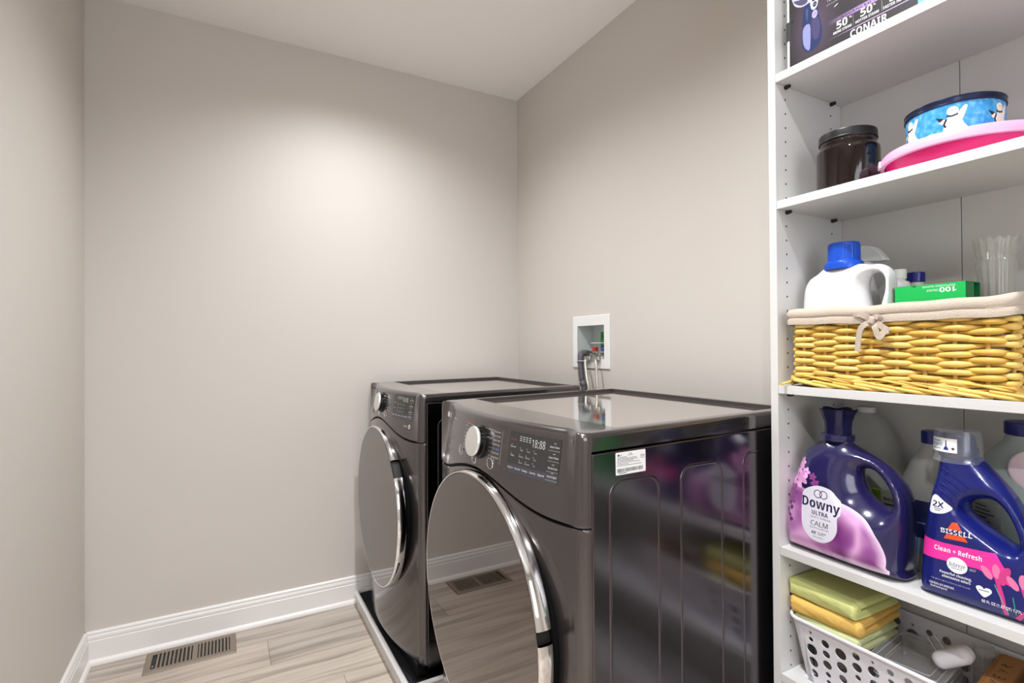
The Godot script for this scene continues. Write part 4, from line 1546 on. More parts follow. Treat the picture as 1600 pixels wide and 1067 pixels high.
	var ribbons := [[[bc, bc + V3(-0.006, 0.008, -0.010), bc + V3(-0.008, 0.0125, -0.020), bc + V3(-0.006, 0.0095, -0.0275), bc + V3(-0.003, 0.004, -0.024), bc + V3(0.0, -0.001, -0.010), bc], "ribbon_loop"],
		[[bc, bc + V3(-0.006, 0.006, 0.006), bc + V3(-0.004, 0.005, 0.013), bc + V3(0.0, -0.001, 0.013), bc + V3(0, -0.002, 0.006), bc], "ribbon_loop"],
		[[bc + V3(0, -0.004, 0), bc + V3(-0.005, -0.006, -0.010), bc + V3(-0.005, -0.016, -0.0195), bc + V3(-0.003, -0.034, -0.0240), bc + V3(-0.001, -0.058, -0.0275)], "ribbon_end"],
		[[bc + V3(0, -0.004, 0.002), bc + V3(-0.006, -0.012, 0.006), bc + V3(-0.006, -0.028, 0.011), bc + V3(-0.006, -0.031, 0.015), bc + V3(-0.005, -0.022, 0.021), bc + V3(-0.004, -0.020, 0.028)], "ribbon_end"],
		[[bc + V3(0, -0.004, 0.003), bc + V3(-0.004, -0.008, 0.012), bc + V3(-0.003, -0.016, 0.022), bc + V3(-0.002, -0.021, 0.028)], "ribbon_end"]]
	for r in ribbons:
		m = MB.new()
		var sp := smooth_path(r[0], 8)
		var L := []
		var R := []
		var wd := 0.0050
		for i in sp.size():
			var tg: Vector3 = (sp[mini(i + 1, sp.size() - 1)] - sp[maxi(i - 1, 0)]).normalized()
			var wdir := tg.cross(V3(1, 0, 0))
			wdir = wdir.normalized() if wdir.length() > 0.05 else V3(0, 0.7, 0.7)
			L.append(sp[i] + wdir * wd)
			R.append(sp[i] - wdir * wd)
		var rr := []
		for i in sp.size():
			var th := V3(0.0007, 0, 0)
			rr.append(PackedVector3Array([L[i] - th, R[i] - th, R[i] + th, L[i] + th]))
		m.loft(rr, true, true, true)
		obj(r[1], m.commit(50), M.cloth, bow_)
	# --- in the basket
	var floor_y := Y + 0.0135
	var hdpe := mat(Color8(236, 235, 236), 0.32)
	t = thing("detergent_jug", "white detergent jug with a big bright blue cap, in the basket", "bottle", V3(1.158, floor_y, -0.626))
	var out := poly2([Vector2(-0.086, 0.0), Vector2(-0.088, 0.10), Vector2(-0.086, 0.175), Vector2(-0.077, 0.216), Vector2(-0.058, 0.231), Vector2(-0.040, 0.2415), Vector2(0.022, 0.2425), Vector2(0.044, 0.238), Vector2(0.062, 0.237), Vector2(0.076, 0.228), Vector2(0.083, 0.208), Vector2(0.083, 0.17), Vector2(0.084, 0.08), Vector2(0.082, 0.0)], 4)
	var hole := poly2([Vector2(0.036, 0.205), Vector2(0.048, 0.220), Vector2(0.064, 0.219), Vector2(0.073, 0.206), Vector2(0.073, 0.180), Vector2(0.062, 0.14), Vector2(0.044, 0.14), Vector2(0.036, 0.18)], 5)
	var b := bottle(out, hole, func(y: float) -> float: return 0.042 - 0.010 * smoothstep(0.19, 0.245, y), 0.030, 0.004, 0.016, 0.045)
	obj("body", b.commit(180), hdpe, t)
	m = MB.new()
	var rib := func(q: Vector2, a: float) -> Vector2:
		return Vector2(q.x + (0.0005 if q.y > 0.253 and q.y < 0.285 and q.x > 0.02 and int(floor(a / TAU * 120.0)) % 2 == 0 else 0.0), q.y)
	m.lathe([Vector2(0.0325, 0.234), Vector2(0.0360, 0.2345), Vector2(0.0366, 0.237), Vector2(0.0362, 0.246), Vector2(0.0345, 0.250), Vector2(0.0305, 0.2525), Vector2(0.0298, 0.254), Vector2(0.0293, 0.284), Vector2(0.0293, 0.2885), Vector2(0.0280, 0.2905), Vector2(0.026, 0.2908), Vector2(0.0, 0.2900)], 120, Transform3D(Basis(), V3(0, 0, -0.0103)), 0.0, TAU, rib)
	obj("cap", m.commit(30), mat(Color8(14, 78, 196), 0.3), t)
	# spray bottle
	t = thing("spray_bottle", "white trigger spray bottle behind the blue-capped jug", "bottle", V3(1.248, floor_y, -0.640))
	m = MB.new()
	m.lathe([Vector2(0, 0), Vector2(0.026, 0), Vector2(0.028, 0.004), Vector2(0.028, 0.15), Vector2(0.024, 0.19), Vector2(0.015, 0.225), Vector2(0.0135, 0.232)], 32)
	var spr := mat(Color8(228, 228, 224), 0.4)
	obj("body", m.commit(35), spr, t)
	m = MB.new()
	m.lathe([Vector2(0.0165, 0.230), Vector2(0.0175, 0.232), Vector2(0.0175, 0.252), Vector2(0.0150, 0.256), Vector2(0, 0.256)], 28)
	obj("collar", m.commit(30), spr, t)
	m = MB.new()
	m.prism(poly2([Vector2(-0.022, 0.256), Vector2(-0.025, 0.276), Vector2(-0.016, 0.2915), Vector2(0.006, 0.2925), Vector2(0.022, 0.286), Vector2(0.034, 0.272), Vector2(0.044, 0.258), Vector2(0.036, 0.2545), Vector2(0.012, 0.257)], 3), -0.012, 0.012, Transform3D(Basis(V3(0, 0, 1), V3(0, 1, 0), V3(-1, 0, 0)), Vector3.ZERO), 0.0014, true)
	obj("spray_head", m.commit(40), spr, t)
	# small white bottle and navy cap
	t = thing("small_white_bottle", "small round white bottle between the jug handle and the green carton", "bottle", V3(1.226, floor_y, -0.5660))
	m = MB.new()
	m.lathe([Vector2(0, 0), Vector2(0.020, 0), Vector2(0.022, 0.003), Vector2(0.022, 0.185), Vector2(0.0210, 0.196), Vector2(0.019, 0.2035), Vector2(0.0125, 0.206), Vector2(0.0122, 0.212)], 36)
	obj("body", m.commit(30), hdpe, t)
	m = MB.new()
	m.lathe([Vector2(0.0138, 0.2095), Vector2(0.0146, 0.211), Vector2(0.0146, 0.2275), Vector2(0.0138, 0.2295), Vector2(0, 0.2300)], 36)
	obj("cap", m.commit(30), mat(Color8(232, 236, 228), 0.4), t)
	t = thing("navy_capped_bottle", "bottle showing only its navy blue cap, behind the green carton", "bottle", V3(1.266, floor_y, -0.5515))
	m = MB.new()
	m.lathe([Vector2(0, 0), Vector2(0.016, 0), Vector2(0.018, 0.003), Vector2(0.018, 0.16), Vector2(0.0130, 0.190), Vector2(0.0130, 0.206)], 28)
	obj("body", m.commit(30), mat(Color8(214, 212, 200), 0.4), t)
	m = MB.new()
	m.lathe([Vector2(0.0148, 0.204), Vector2(0.0158, 0.2055), Vector2(0.0158, 0.222), Vector2(0.0148, 0.2245), Vector2(0, 0.2250)], 28)
	obj("cap", m.commit(30), mat(Color8(22, 28, 120), 0.3), t)
	# green carton: long printed front, open right end
	t = thing("green_carton", "flat bright green carton with white print, lying across the basket", "box", V3(1.150, 1.1750, -0.4810), -0.05)
	var p := Print.new(Vector2(-0.0575, 0), Vector2(0.0575, 0.078), 900, Color8(20, 188, 88))
	p.text("100", Vector2(0.031, 0.0665), 0.0085, g(240), true, PI, 0.026)
	p.text("COUNT", Vector2(0.008, 0.0665), 0.0038, g(220), true, PI, 0.022)
	p.text("DISPOSABLE GLOVES", Vector2(0.016, 0.0735), 0.0032, g(214), true, PI, 0.052)
	p.poly(PackedVector2Array([Vector2(-0.03, 0.0775), Vector2(-0.022, 0.073), Vector2(-0.019, 0.0778)]), Color8(14, 120, 56))
	var gm := mat(Color8(20, 188, 88), 0.4)
	m = MB.new()
	# walls as a thin-walled sleeve, open to the right
	m.rbox(V3(0.0008, 0.0395, 0), V3(0.0016, 0.079, 0.115), 0.0004, 1)
	m.rbox(V3(0.0492, 0.0395, 0), V3(0.0016, 0.079, 0.115), 0.0004, 1)
	m.rbox(V3(0.025, 0.0782, 0), V3(0.05, 0.0016, 0.115), 0.0004, 1)
	m.rbox(V3(0.025, 0.0008, 0), V3(0.05, 0.0016, 0.115), 0.0004, 1)
	m.rbox(V3(0.025, 0.0395, -0.0567), V3(0.05, 0.079, 0.0016), 0.0004, 1)
	m.rbox(V3(0.014, 0.0395, 0.0567), V3(0.028, 0.079, 0.0016), 0.0004, 1)
	obj("carton", m.commit(30), mat(Color8(26, 120, 66), 0.45), t)
	m = MB.new()
	m.grid(1, 1, func(u: float, v: float) -> Vector3: return V3(-0.0003, v * 0.0788, lerpf(-0.0572, 0.0572, u)))
	obj("printed_front", m.commit(0), printed(p, 0.4), t, "green front printed in white, upside down")
	# fluted glass
	t = thing("fluted_glass", "clear fluted glass vase with a scalloped rim, at the right back of the basket", "vase", V3(1.245, floor_y, -0.4145))
	m = MB.new()
	var flute := func(q: Vector2, a: float) -> Vector2:
		var k := 0.0 if q.x < 0.004 else 1.0
		return Vector2(q.x * (1.0 + 0.035 * k * cos(a * 14.0)), q.y + (0.0022 * cos(a * 14.0) if q.y > 0.262 else 0.0))
	m.lathe([Vector2(0, 0.0), Vector2(0.021, 0.0), Vector2(0.0215, 0.01), Vector2(0.0235, 0.13), Vector2(0.0265, 0.20), Vector2(0.0285, 0.224), Vector2(0.0262, 0.2300), Vector2(0.0255, 0.2335), Vector2(0.0285, 0.239), Vector2(0.0312, 0.262), Vector2(0.0325, 0.2668), Vector2(0.0310, 0.2660), Vector2(0.0285, 0.258), Vector2(0.0262, 0.240), Vector2(0.0232, 0.2325), Vector2(0.0245, 0.20), Vector2(0.0210, 0.12), Vector2(0.0190, 0.012), Vector2(0, 0.010)], 112, Transform3D(), 0.0, TAU, flute)
	obj("glass", m.commit(60), clear(Color8(206, 206, 198), 0.30, 0.1), t)

# ---------------------------------------------------------------- bottles on the fourth shelf
func oval_ring(rx: float, rz: float, y: float, n := 40, c := Vector2.ZERO) -> PackedVector3Array:
	var r := PackedVector3Array()
	for i in n:
		var a := TAU * i / n
		r.append(V3(c.x + cos(a) * rx, y, c.y - sin(a) * rz))
	return r

func bottle_shelf_things() -> void:
	var Y := 0.7001
	softener(Y)
	cleaner(Y)
	# three cloudy jugs at the back
	var cloudy := clear(Color8(206, 208, 204), 0.5, 0.3)
	var t := thing("milky_jug", "milky plastic gallon jug with a white cap, behind the purple softener", "bottle", V3(1.258, Y, -0.6465))
	var m := MB.new()
	var rings := []
	for q in [[0.052, 0.062, 0.001], [0.057, 0.070, 0.008], [0.057, 0.0715, 0.15], [0.056, 0.070, 0.20], [0.050, 0.063, 0.240], [0.038, 0.046, 0.268], [0.026, 0.027, 0.284], [0.0165, 0.0165, 0.290], [0.0165, 0.0165, 0.296]]:
		rings.append(oval_ring(q[0], q[1], q[2]))
	m.loft(rings, true, true, false)
	obj("body", m.commit(60), cloudy, t)
	m = MB.new()
	m.lathe([Vector2(0.0172, 0.2905), Vector2(0.0180, 0.2915), Vector2(0.0180, 0.3015), Vector2(0.0172, 0.3030), Vector2(0, 0.3035)], 36)
	obj("cap", m.commit(30), mat(Color8(214, 214, 210), 0.4), t)
	t = thing("navy_topped_jug", "cloudy jug with a navy cap and navy label, between the two blue bottles", "bottle", V3(1.225, Y, -0.5078))
	m = MB.new()
	rings = []
	for q in [[0.046, 0.050, 0.001], [0.048, 0.053, 0.006], [0.048, 0.053, 0.15], [0.044, 0.049, 0.178], [0.032, 0.034, 0.212], [0.019, 0.019, 0.238], [0.0165, 0.0165, 0.249]]:
		rings.append(oval_ring(q[0], q[1], q[2]))
	m.loft(rings, true, true, false)
	obj("body", m.commit(60), cloudy, t)
	m = MB.new()
	m.lathe([Vector2(0.0170, 0.246), Vector2(0.0188, 0.2475), Vector2(0.0188, 0.2675), Vector2(0.0178, 0.2705), Vector2(0, 0.2710)], 36)
	obj("cap", m.commit(30), mat(Color8(24, 34, 112), 0.3), t)
	var lp := Print.new(Vector2(0, 0), Vector2(0.32, 0.105), 700, Color8(26, 34, 78))
	lp.rect(Vector2(0, 0), Vector2(0.32, 0.033), Color8(120, 140, 168))
	for k in 8:
		lp.text("6", Vector2(0.02 + k * 0.04, 0.028), 0.010, g(225), true)
		lp.line([Vector2(0.03 + k * 0.04, 0.062), Vector2(0.046 + k * 0.04, 0.062)], 0.002, Color8(120, 130, 170))
	m = MB.new()
	rings = []
	for q in [[0.0484, 0.0534, 0.035], [0.0484, 0.0534, 0.140]]:
		rings.append(oval_ring(q[0], q[1], q[2], 48))
	m.loft(rings, true)
	for i in m.U.size():
		m.U[i] = Vector2(m.U[i].x, 1.0 - m.U[i].y)
	obj("wrap_label", m.commit(60), printed(lp, 0.35), t, "navy wrap label")
	t = thing("pale_green_jug", "large pale green-tinted jug with a navy cap, at the right edge behind the carpet cleaner", "bottle", V3(1.245, Y, -0.3759))
	m = MB.new()
	rings = []
	for q in [[0.060, 0.075, 0.001], [0.064, 0.080, 0.008], [0.064, 0.080, 0.17], [0.060, 0.074, 0.205], [0.048, 0.055, 0.243], [0.030, 0.031, 0.268], [0.0265, 0.0265, 0.282]]:
		rings.append(oval_ring(q[0], q[1], q[2]))
	m.loft(rings, true, true, false)
	obj("body", m.commit(60), clear(Color8(190, 204, 200), 0.55, 0.25), t)
	m = MB.new()
	m.lathe([Vector2(0.0275, 0.280), Vector2(0.0298, 0.2815), Vector2(0.0298, 0.3010), Vector2(0.0285, 0.3035), Vector2(0, 0.3040)], 40)
	obj("cap", m.commit(30), mat(Color8(24, 34, 112), 0.3), t)
	m = MB.new()
	m.lathe([Vector2(0, 0), Vector2(0.030, 0), Vector2(0.0335, 0.001), Vector2(0.030, 0.003), Vector2(0, 0.0035)], 40, Transform3D(Basis(V3(0, 0, -1), V3(-1, 0, 0), V3(0, 1, 0)), V3(-0.058, 0.228, 0.026)))
	obj("round_label", m.commit(30), mat(Color8(226, 206, 214), 0.4), t, "round pale pink label")
	var pp := Print.new(Vector2(0, 0), Vector2(0.05, 0.09), 256, Color8(188, 194, 190))
	for k in 11:
		pp.line([Vector2(0.006, 0.082 - k * 0.0072), Vector2(0.030 + 0.012 * ((k * 7) % 3) / 2.0, 0.082 - k * 0.0072)], 0.0026, Color8(86, 92, 96))
	m = MB.new()
	m.grid(8, 1, func(u: float, v: float) -> Vector3:
		var a := lerpf(-0.9, -0.2, u)
		return V3(-cos(a) * 0.0645, 0.075 + v * 0.085, sin(a) * 0.0805))
	obj("text_label", m.commit(60), printed(pp, 0.4), t, "small pale label with lines of print")
	t = thing("lime_box", "slim lime green carton seen through the softener handle", "box", V3(1.190, Y, -0.576))
	pp = Print.new(Vector2(0, 0), Vector2(0.055, 0.14), 256, Color8(226, 228, 214))
	pp.rect(Vector2(0, 0.0), Vector2(0.018, 0.14), Color8(168, 204, 62))
	pp.text("Natural", Vector2(0.036, 0.125), 0.006, g(40), true, 0, 0.026)
	for k in 7:
		pp.line([Vector2(0.023, 0.114 - k * 0.008), Vector2(0.050, 0.114 - k * 0.008)], 0.0028 if k % 2 == 0 else 0.0014, g(70))
	m = MB.new()
	m.rbox(V3(0.0045, 0.07, 0), V3(0.009, 0.14, 0.055), 0.001, 1)
	obj("carton", m.commit(30), mat(Color8(168, 204, 62), 0.45), t)
	m = MB.new()
	m.grid(1, 1, func(u: float, v: float) -> Vector3: return V3(-0.0003, v * 0.14, lerpf(-0.0275, 0.0275, u)))
	obj("printed_front", m.commit(0), printed(pp, 0.4), t)
	# further along, past the right edge of the picture, a bright green bottle that shows in the machine's side
	t = thing("green_bottle", "bright green bottle that the photo shows only as a reflection in the dryer's side", "bottle", V3(1.15, Y, -0.115))
	m = MB.new()
	rings = []
	for q in [[0.040, 0.070, 0.001], [0.043, 0.074, 0.006], [0.043, 0.074, 0.19], [0.036, 0.060, 0.225], [0.020, 0.022, 0.25], [0.018, 0.018, 0.262]]:
		rings.append(oval_ring(q[0], q[1], q[2]))
	m.loft(rings, true, true, true)
	obj("body", m.commit(60), mat(Color8(38, 150, 70), 0.3), t)
	m = MB.new()
	m.lathe([Vector2(0.019, 0.255), Vector2(0.021, 0.257), Vector2(0.021, 0.29), Vector2(0.019, 0.292), Vector2(0, 0.2925)], 32)
	obj("cap", m.commit(30), mat(g(230), 0.4), t)

func softener(Y: float) -> void:
	var o := V3(1.128, Y, -0.6200)
	var t := thing("fabric_softener", "large glossy navy and purple fabric softener bottle with a hand hole", "bottle", o, -0.04)
	# outline in (z, y) about the base centre
	var out := poly2([Vector2(-0.098, 0.0), Vector2(-0.110, 0.010), Vector2(-0.1155, 0.040), Vector2(-0.1155, 0.080), Vector2(-0.108, 0.128), Vector2(-0.096, 0.158), Vector2(-0.088, 0.188), Vector2(-0.083, 0.212), Vector2(-0.062, 0.230), Vector2(-0.0475, 0.2405), Vector2(-0.0455, 0.2520), Vector2(-0.016 + 0.030, 0.2520), Vector2(0.016, 0.243), Vector2(0.036, 0.2330), Vector2(0.066, 0.2180), Vector2(0.090, 0.199), Vector2(0.1085, 0.174), Vector2(0.1175, 0.146), Vector2(0.1200, 0.110), Vector2(0.119, 0.060), Vector2(0.115, 0.020), Vector2(0.102, 0.0)], 4)
	var hole := poly2([Vector2(0.036, 0.190), Vector2(0.054, 0.195), Vector2(0.073, 0.183), Vector2(0.089, 0.160), Vector2(0.0935, 0.138), Vector2(0.086, 0.126), Vector2(0.064, 0.131), Vector2(0.044, 0.147), Vector2(0.035, 0.170)], 5)
	var b := bottle(out, hole, func(y: float) -> float: return 0.056 - 0.006 * smoothstep(0.0, 0.16, y) - 0.020 * smoothstep(0.15, 0.245, y) - 0.006 * smoothstep(0.012, 0.0, y), 0.044, 0.0034, 0.038, 0.058)
	var navy := mat(Color8(34, 30, 76), 0.16)
	navy.clearcoat_enabled = true
	navy.clearcoat = 0.6
	navy.clearcoat_roughness = 0.05
	obj("body", b.commit(180), navy, t)
	# wrap artwork: pink silk, flowers and the white name plate
	var lo := Vector2(-0.1180, 0.008)
	var hi := Vector2(0.1040, 0.212)
	var p := Print.new(lo, hi, 800, Color(0.2, 0.2, 0.4, 0.0))
	var off := Vector2(0.620, -Y)
	var edge := poly2([Vector2(-0.130, 0.006), Vector2(-0.130, 0.09), Vector2(-0.120, 0.140), Vector2(-0.098, 0.152), Vector2(-0.060, 0.138), Vector2(-0.020, 0.128), Vector2(0.012, 0.126), Vector2(0.040, 0.116), Vector2(0.066, 0.100), Vector2(0.086, 0.078), Vector2(0.098, 0.050), Vector2(0.098, 0.026), Vector2(0.088, 0.012)], 5)
	var n := FastNoiseLite.new()
	n.seed = 4
	n.frequency = 1.0
	n.fractal_octaves = 2
	for y in p.im.get_height():
		for x in p.im.get_width():
			var q := Vector2(lo.x + (x + 0.5) / p.sc, hi.y - (y + 0.5) / p.sc)
			if q.y > 0.158:
				continue
			var d := sd_poly(q, edge) if (x % 1 == 0) else 0.0
			if d > 0:
				continue
			var sw := sin((q.x * 38.0 + q.y * 24.0) + 2.2 * n.get_noise_2d(q.x * 13.0, q.y * 13.0) + 3.0 * (q - Vector2(-0.02, 0.05)).length() * 22.0)
			var c := Color8(150, 84, 150).lerp(Color8(222, 168, 214), clampf(0.5 + 0.5 * sw, 0, 1))
			var dark := clampf(1.0 - (q - Vector2(-0.002, 0.060)).length() / 0.055, 0.0, 1.0)
			c = c.lerp(Color8(96, 30, 96), dark * 0.85)
			c = c.lerp(Color8(238, 214, 236), clampf(1.0 + d / 0.016, 0.0, 1.0) * (1.0 if q.x > 0.0 else 0.25))
			p.im.set_pixel(x, y, c)
	for f in [[-0.078, 0.176, 1.0], [-0.064, 0.158, 0.9], [-0.056, 0.172, 0.6], [-0.078, 0.150, 1.1], [-0.088, 0.128, 1.0], [-0.040, 0.165, 0.5], [-0.034, 0.152, 0.6], [-0.070, 0.190, 0.6], [-0.090, 0.108, 0.8]]:
		var ctr := Vector2(f[0], f[1])
		var deep: bool = f[1] < 0.13 or f[0] > -0.045
		for k in 5:
			var a: float = TAU * k / 5 + f[0] * 90.0
			p.oval(ctr + Vector2(cos(a), sin(a)) * 0.0082 * f[2], 0.0088 * f[2], 0.0056 * f[2], Color8(140, 66, 134) if deep else Color8(240, 182, 226).lerp(Color8(206, 122, 196), (k % 3) * 0.35), a)
		p.oval(ctr, 0.0022 * f[2], 0.0022 * f[2], Color8(120, 40, 110))
	for k in 5:
		p.oval(Vector2(-0.093 + 0.006 * sin(k * 2.1), 0.098 - k * 0.0085), 0.0058, 0.0042, Color8(92, 34, 92), k * 0.9)
	var white := Color8(226, 224, 236)
	p.poly(poly2([Vector2(-0.062, 0.117), Vector2(-0.056, 0.136), Vector2(-0.030, 0.149), Vector2(-0.004, 0.147), Vector2(0.010, 0.134), Vector2(0.018, 0.124), Vector2(0.019, 0.102), Vector2(0.0125, 0.092), Vector2(0.0125, 0.066), Vector2(0.002, 0.046), Vector2(-0.018, 0.035), Vector2(-0.040, 0.037), Vector2(-0.055, 0.050), Vector2(-0.062, 0.070)], 5), white)
	var ink := Color8(44, 40, 76)
	for s in [-1.0, 1.0]:
		var ring := []
		for i in 25:
			ring.append(Vector2(-0.022 + s * 0.0058 + cos(TAU * i / 24) * 0.0078, 0.1325 + sin(TAU * i / 24) * 0.0078))
		p.line(ring, 0.0016, ink)
	p.text("Downy", Vector2(-0.022, 0.1105), 0.0195, ink, true, -0.02, 0.079)
	p.text("ULTRA", Vector2(-0.023, 0.0925), 0.0080, ink, true, 0, 0.034)
	p.text("SOFT+FRESH", Vector2(-0.022, 0.0835), 0.0034, ink, false, 0, 0.041)
	p.text("CALM", Vector2(-0.024, 0.0710), 0.0098, ink, false, 0, 0.036)
	p.text("lavender & vanilla bean", Vector2(-0.024, 0.0620), 0.0028, ink, false, 0, 0.040)
	p.text("4X", Vector2(-0.035, 0.0520), 0.0066, ink, true, 0, 0.0105)
	p.text("Soft*", Vector2(-0.018, 0.0520), 0.0066, ink, false, 0, 0.017)
	p.text("fabric softener", Vector2(-0.026, 0.0440), 0.0026, ink, false, 0, 0.022)
	p.text("48 LOADS  34 FL OZ", Vector2(0.022, 0.0185), 0.0030, white, false, 0.0, 0.042)
	obj("label", label_patch(b, lo, hi, 0.0006), printed(p, 0.16, true), t, "pink and white printed wrap label")
	# collar and flared, petalled cap
	var m := MB.new()
	m.lathe([Vector2(0.0255, 0.240), Vector2(0.0300, 0.2425), Vector2(0.0315, 0.2460), Vector2(0.0310, 0.2545), Vector2(0.0285, 0.2560), Vector2(0.022, 0.2565)], 48, Transform3D(Basis(), V3(0, 0, -0.0160)))
	obj("collar", m.commit(30), navy, t)
	m = MB.new()
	var petal := func(q: Vector2, a: float) -> Vector2:
		var k := smoothstep(0.27, 0.306, q.y)
		var w := 0.5 + 0.5 * cos(a * 5.0)
		return Vector2(q.x * (1.0 + 0.16 * k * (w - 0.5)) + 0.0006 * cos(a * 5.0) * (1.0 - k), q.y + k * (w - 0.6) * 0.0035)
	m.lathe([Vector2(0.0245, 0.2555), Vector2(0.0242, 0.268), Vector2(0.0255, 0.282), Vector2(0.0300, 0.298), Vector2(0.0345, 0.3065), Vector2(0.0330, 0.3075), Vector2(0.028, 0.3020), Vector2(0.016, 0.2995), Vector2(0.0, 0.2995)], 72, Transform3D(Basis(), V3(0, 0, -0.0160)), 0, TAU, petal)
	obj("cap", m.commit(50), mat(Color8(26, 26, 66), 0.14), t)

func cleaner(Y: float) -> void:
	var o := V3(1.130, Y, -0.3950)
	var t := thing("carpet_cleaner", "royal blue carpet cleaner bottle with a pink band and a clear measuring cap", "bottle", o, 0.03)
	var out := poly2([Vector2(-0.074, 0.0), Vector2(-0.0825, 0.008), Vector2(-0.0835, 0.03), Vector2(-0.0805, 0.083), Vector2(-0.0725, 0.156), Vector2(-0.0635, 0.210), Vector2(-0.0600, 0.238), Vector2(-0.052, 0.250), Vector2(-0.010, 0.250), Vector2(0.000, 0.243), Vector2(0.022, 0.218), Vector2(0.038, 0.194), Vector2(0.053, 0.162), Vector2(0.066, 0.124), Vector2(0.075, 0.080), Vector2(0.080, 0.03), Vector2(0.078, 0.006), Vector2(0.068, 0.0)], 4)
	var hole := poly2([Vector2(-0.0200, 0.1605), Vector2(-0.0152, 0.1715), Vector2(-0.006, 0.178), Vector2(0.012, 0.1815), Vector2(0.026, 0.172), Vector2(0.038, 0.151), Vector2(0.0455, 0.124), Vector2(0.0440, 0.114), Vector2(0.0345, 0.116), Vector2(0.0153, 0.1280), Vector2(-0.0054, 0.1420), Vector2(-0.0180, 0.1535)], 4)
	var b := bottle(out, hole, func(y: float) -> float: return 0.044 - 0.004 * smoothstep(0.0, 0.1, y) - 0.014 * smoothstep(0.14, 0.24, y), 0.026, 0.0034, 0.016, 0.046)
	for i in b.P.size():      # raised ridges on the shoulder
		pass
	var blue := mat(Color8(22, 30, 104), 0.2)
	obj("body", b.commit(180), blue, t)
	# slanting ridges moulded on the shoulder
	for k in 4:
		var a := Vector2(-0.0520 - k * 0.0033, 0.2265 - k * 0.0102)
		var e := Vector2(-0.0085 - k * 0.0068, 0.1980 - k * 0.0085)
		var m := MB.new()
		var path := []
		for i in 9:
			var q := a.lerp(e, i / 8.0)
			var T := 0.040 - 0.014 * smoothstep(0.14, 0.24, q.y)
			var ed := -sd_poly(q, out)
			var x := T if ed > 0.026 else T - 0.026 + sqrt(maxf(0.0, 0.026 * 0.026 - (0.026 - ed) ** 2))
			path.append(V3(-x - 0.0003, q.y, q.x))
		m.tube(path, [0.0004, 0.0011, 0.0013, 0.0013, 0.0013, 0.0013, 0.0013, 0.0011, 0.0004], 6)
		obj("grip_ridge", m.commit(60), blue, t)
	# printed front
	var lo := Vector2(-0.0780, 0.006)
	var hi := Vector2(0.0760, 0.185)
	var p := Print.new(lo, hi, 900, Color(0.1, 0.12, 0.4, 0.0))
	var w := g(238)
	p.poly(PackedVector2Array([Vector2(-0.0780, 0.1008), Vector2(-0.0431, 0.0992), Vector2(0.0247, 0.1027), Vector2(0.0543, 0.0542), Vector2(0.0028, 0.0707), Vector2(-0.0077, 0.0701), Vector2(-0.0780, 0.0682)]), Color8(236, 52, 158))
	p.text("Clean + Refresh", Vector2(-0.0245, 0.0880), 0.0078, w, true, 0.0, 0.0650)
	p.poly(poly2([Vector2(-0.0627, 0.1734), Vector2(-0.0553, 0.1780), Vector2(-0.0445, 0.1710), Vector2(-0.0335, 0.1610), Vector2(-0.0365, 0.1545), Vector2(-0.0469, 0.1482), Vector2(-0.0644, 0.1468), Vector2(-0.0650, 0.1580)], 3), w)
	p.text("2X", Vector2(-0.0520, 0.1628), 0.0098, Color8(24, 30, 90), true, 0, 0.0175)
	p.line([Vector2(-0.0585, 0.1555), Vector2(-0.0455, 0.1560)], 0.0012, Color8(60, 66, 110))
	p.line([Vector2(-0.0570, 0.1525), Vector2(-0.0480, 0.1530)], 0.0012, Color8(60, 66, 110))
	var red := Color8(232, 82, 46)
	p.poly(PackedVector2Array([Vector2(-0.0318, 0.1372), Vector2(-0.0255, 0.1378), Vector2(-0.0190, 0.1262), Vector2(-0.0380, 0.1248)]), red)
	p.poly(PackedVector2Array([Vector2(-0.0436, 0.1072), Vector2(-0.0099, 0.1095), Vector2(-0.0150, 0.1172), Vector2(-0.0395, 0.1160)]), red)
	p.text("BISSELL", Vector2(-0.0262, 0.1210), 0.0078, w, true, 0.02, 0.0425)
	p.line([Vector2(-0.0472, 0.1205), Vector2(-0.0055, 0.1215)], 0.0008, Color8(30, 36, 100))
	p.oval(Vector2(-0.0250, 0.0665), 0.0142, 0.0132, w)
	p.text("febreze", Vector2(-0.0250, 0.0665), 0.0068, Color8(40, 44, 80), false, 0.05, 0.0225, true, 0.25)
	p.line([Vector2(-0.0330, 0.0605), Vector2(-0.0180, 0.0610)], 0.0009, Color8(90, 94, 120))
	p.line([Vector2(-0.0085, 0.0668), Vector2(0.0010, 0.0672)], 0.0008, g(190))
	p.line([Vector2(-0.0085, 0.0645), Vector2(-0.0005, 0.0648)], 0.0008, g(190))
	p.text("Powerful cleaning,", Vector2(-0.0270, 0.0492), 0.0043, w, true, 0, 0.0440)
	p.text("eliminates odors", Vector2(-0.0262, 0.0432), 0.0043, w, true, 0, 0.0390)
	p.text("* brightens while removing spills & stains", Vector2(-0.0339, 0.0345), 0.0024, g(214), false, 0, 0.0545)
	p.text("CAUTION: EYE IRRITANT.", Vector2(-0.0460, 0.0262), 0.0036, w, true, 0, 0.0360)
	p.text("Read back panel.", Vector2(-0.0500, 0.0210), 0.0034, w, true, 0, 0.0240)
	p.poly(poly2([Vector2(0.0005, 0.0415), Vector2(0.0040, 0.0450), Vector2(0.0085, 0.0440), Vector2(0.0108, 0.0415), Vector2(0.0132, 0.0440), Vector2(0.0185, 0.0440), Vector2(0.0210, 0.0400), Vector2(0.0180, 0.0345), Vector2(0.0112, 0.0285), Vector2(0.0040, 0.0345)], 4), w)
	p.line([Vector2(0.0040, 0.0385), Vector2(0.0175, 0.0390)], 0.0012, Color8(60, 66, 110))
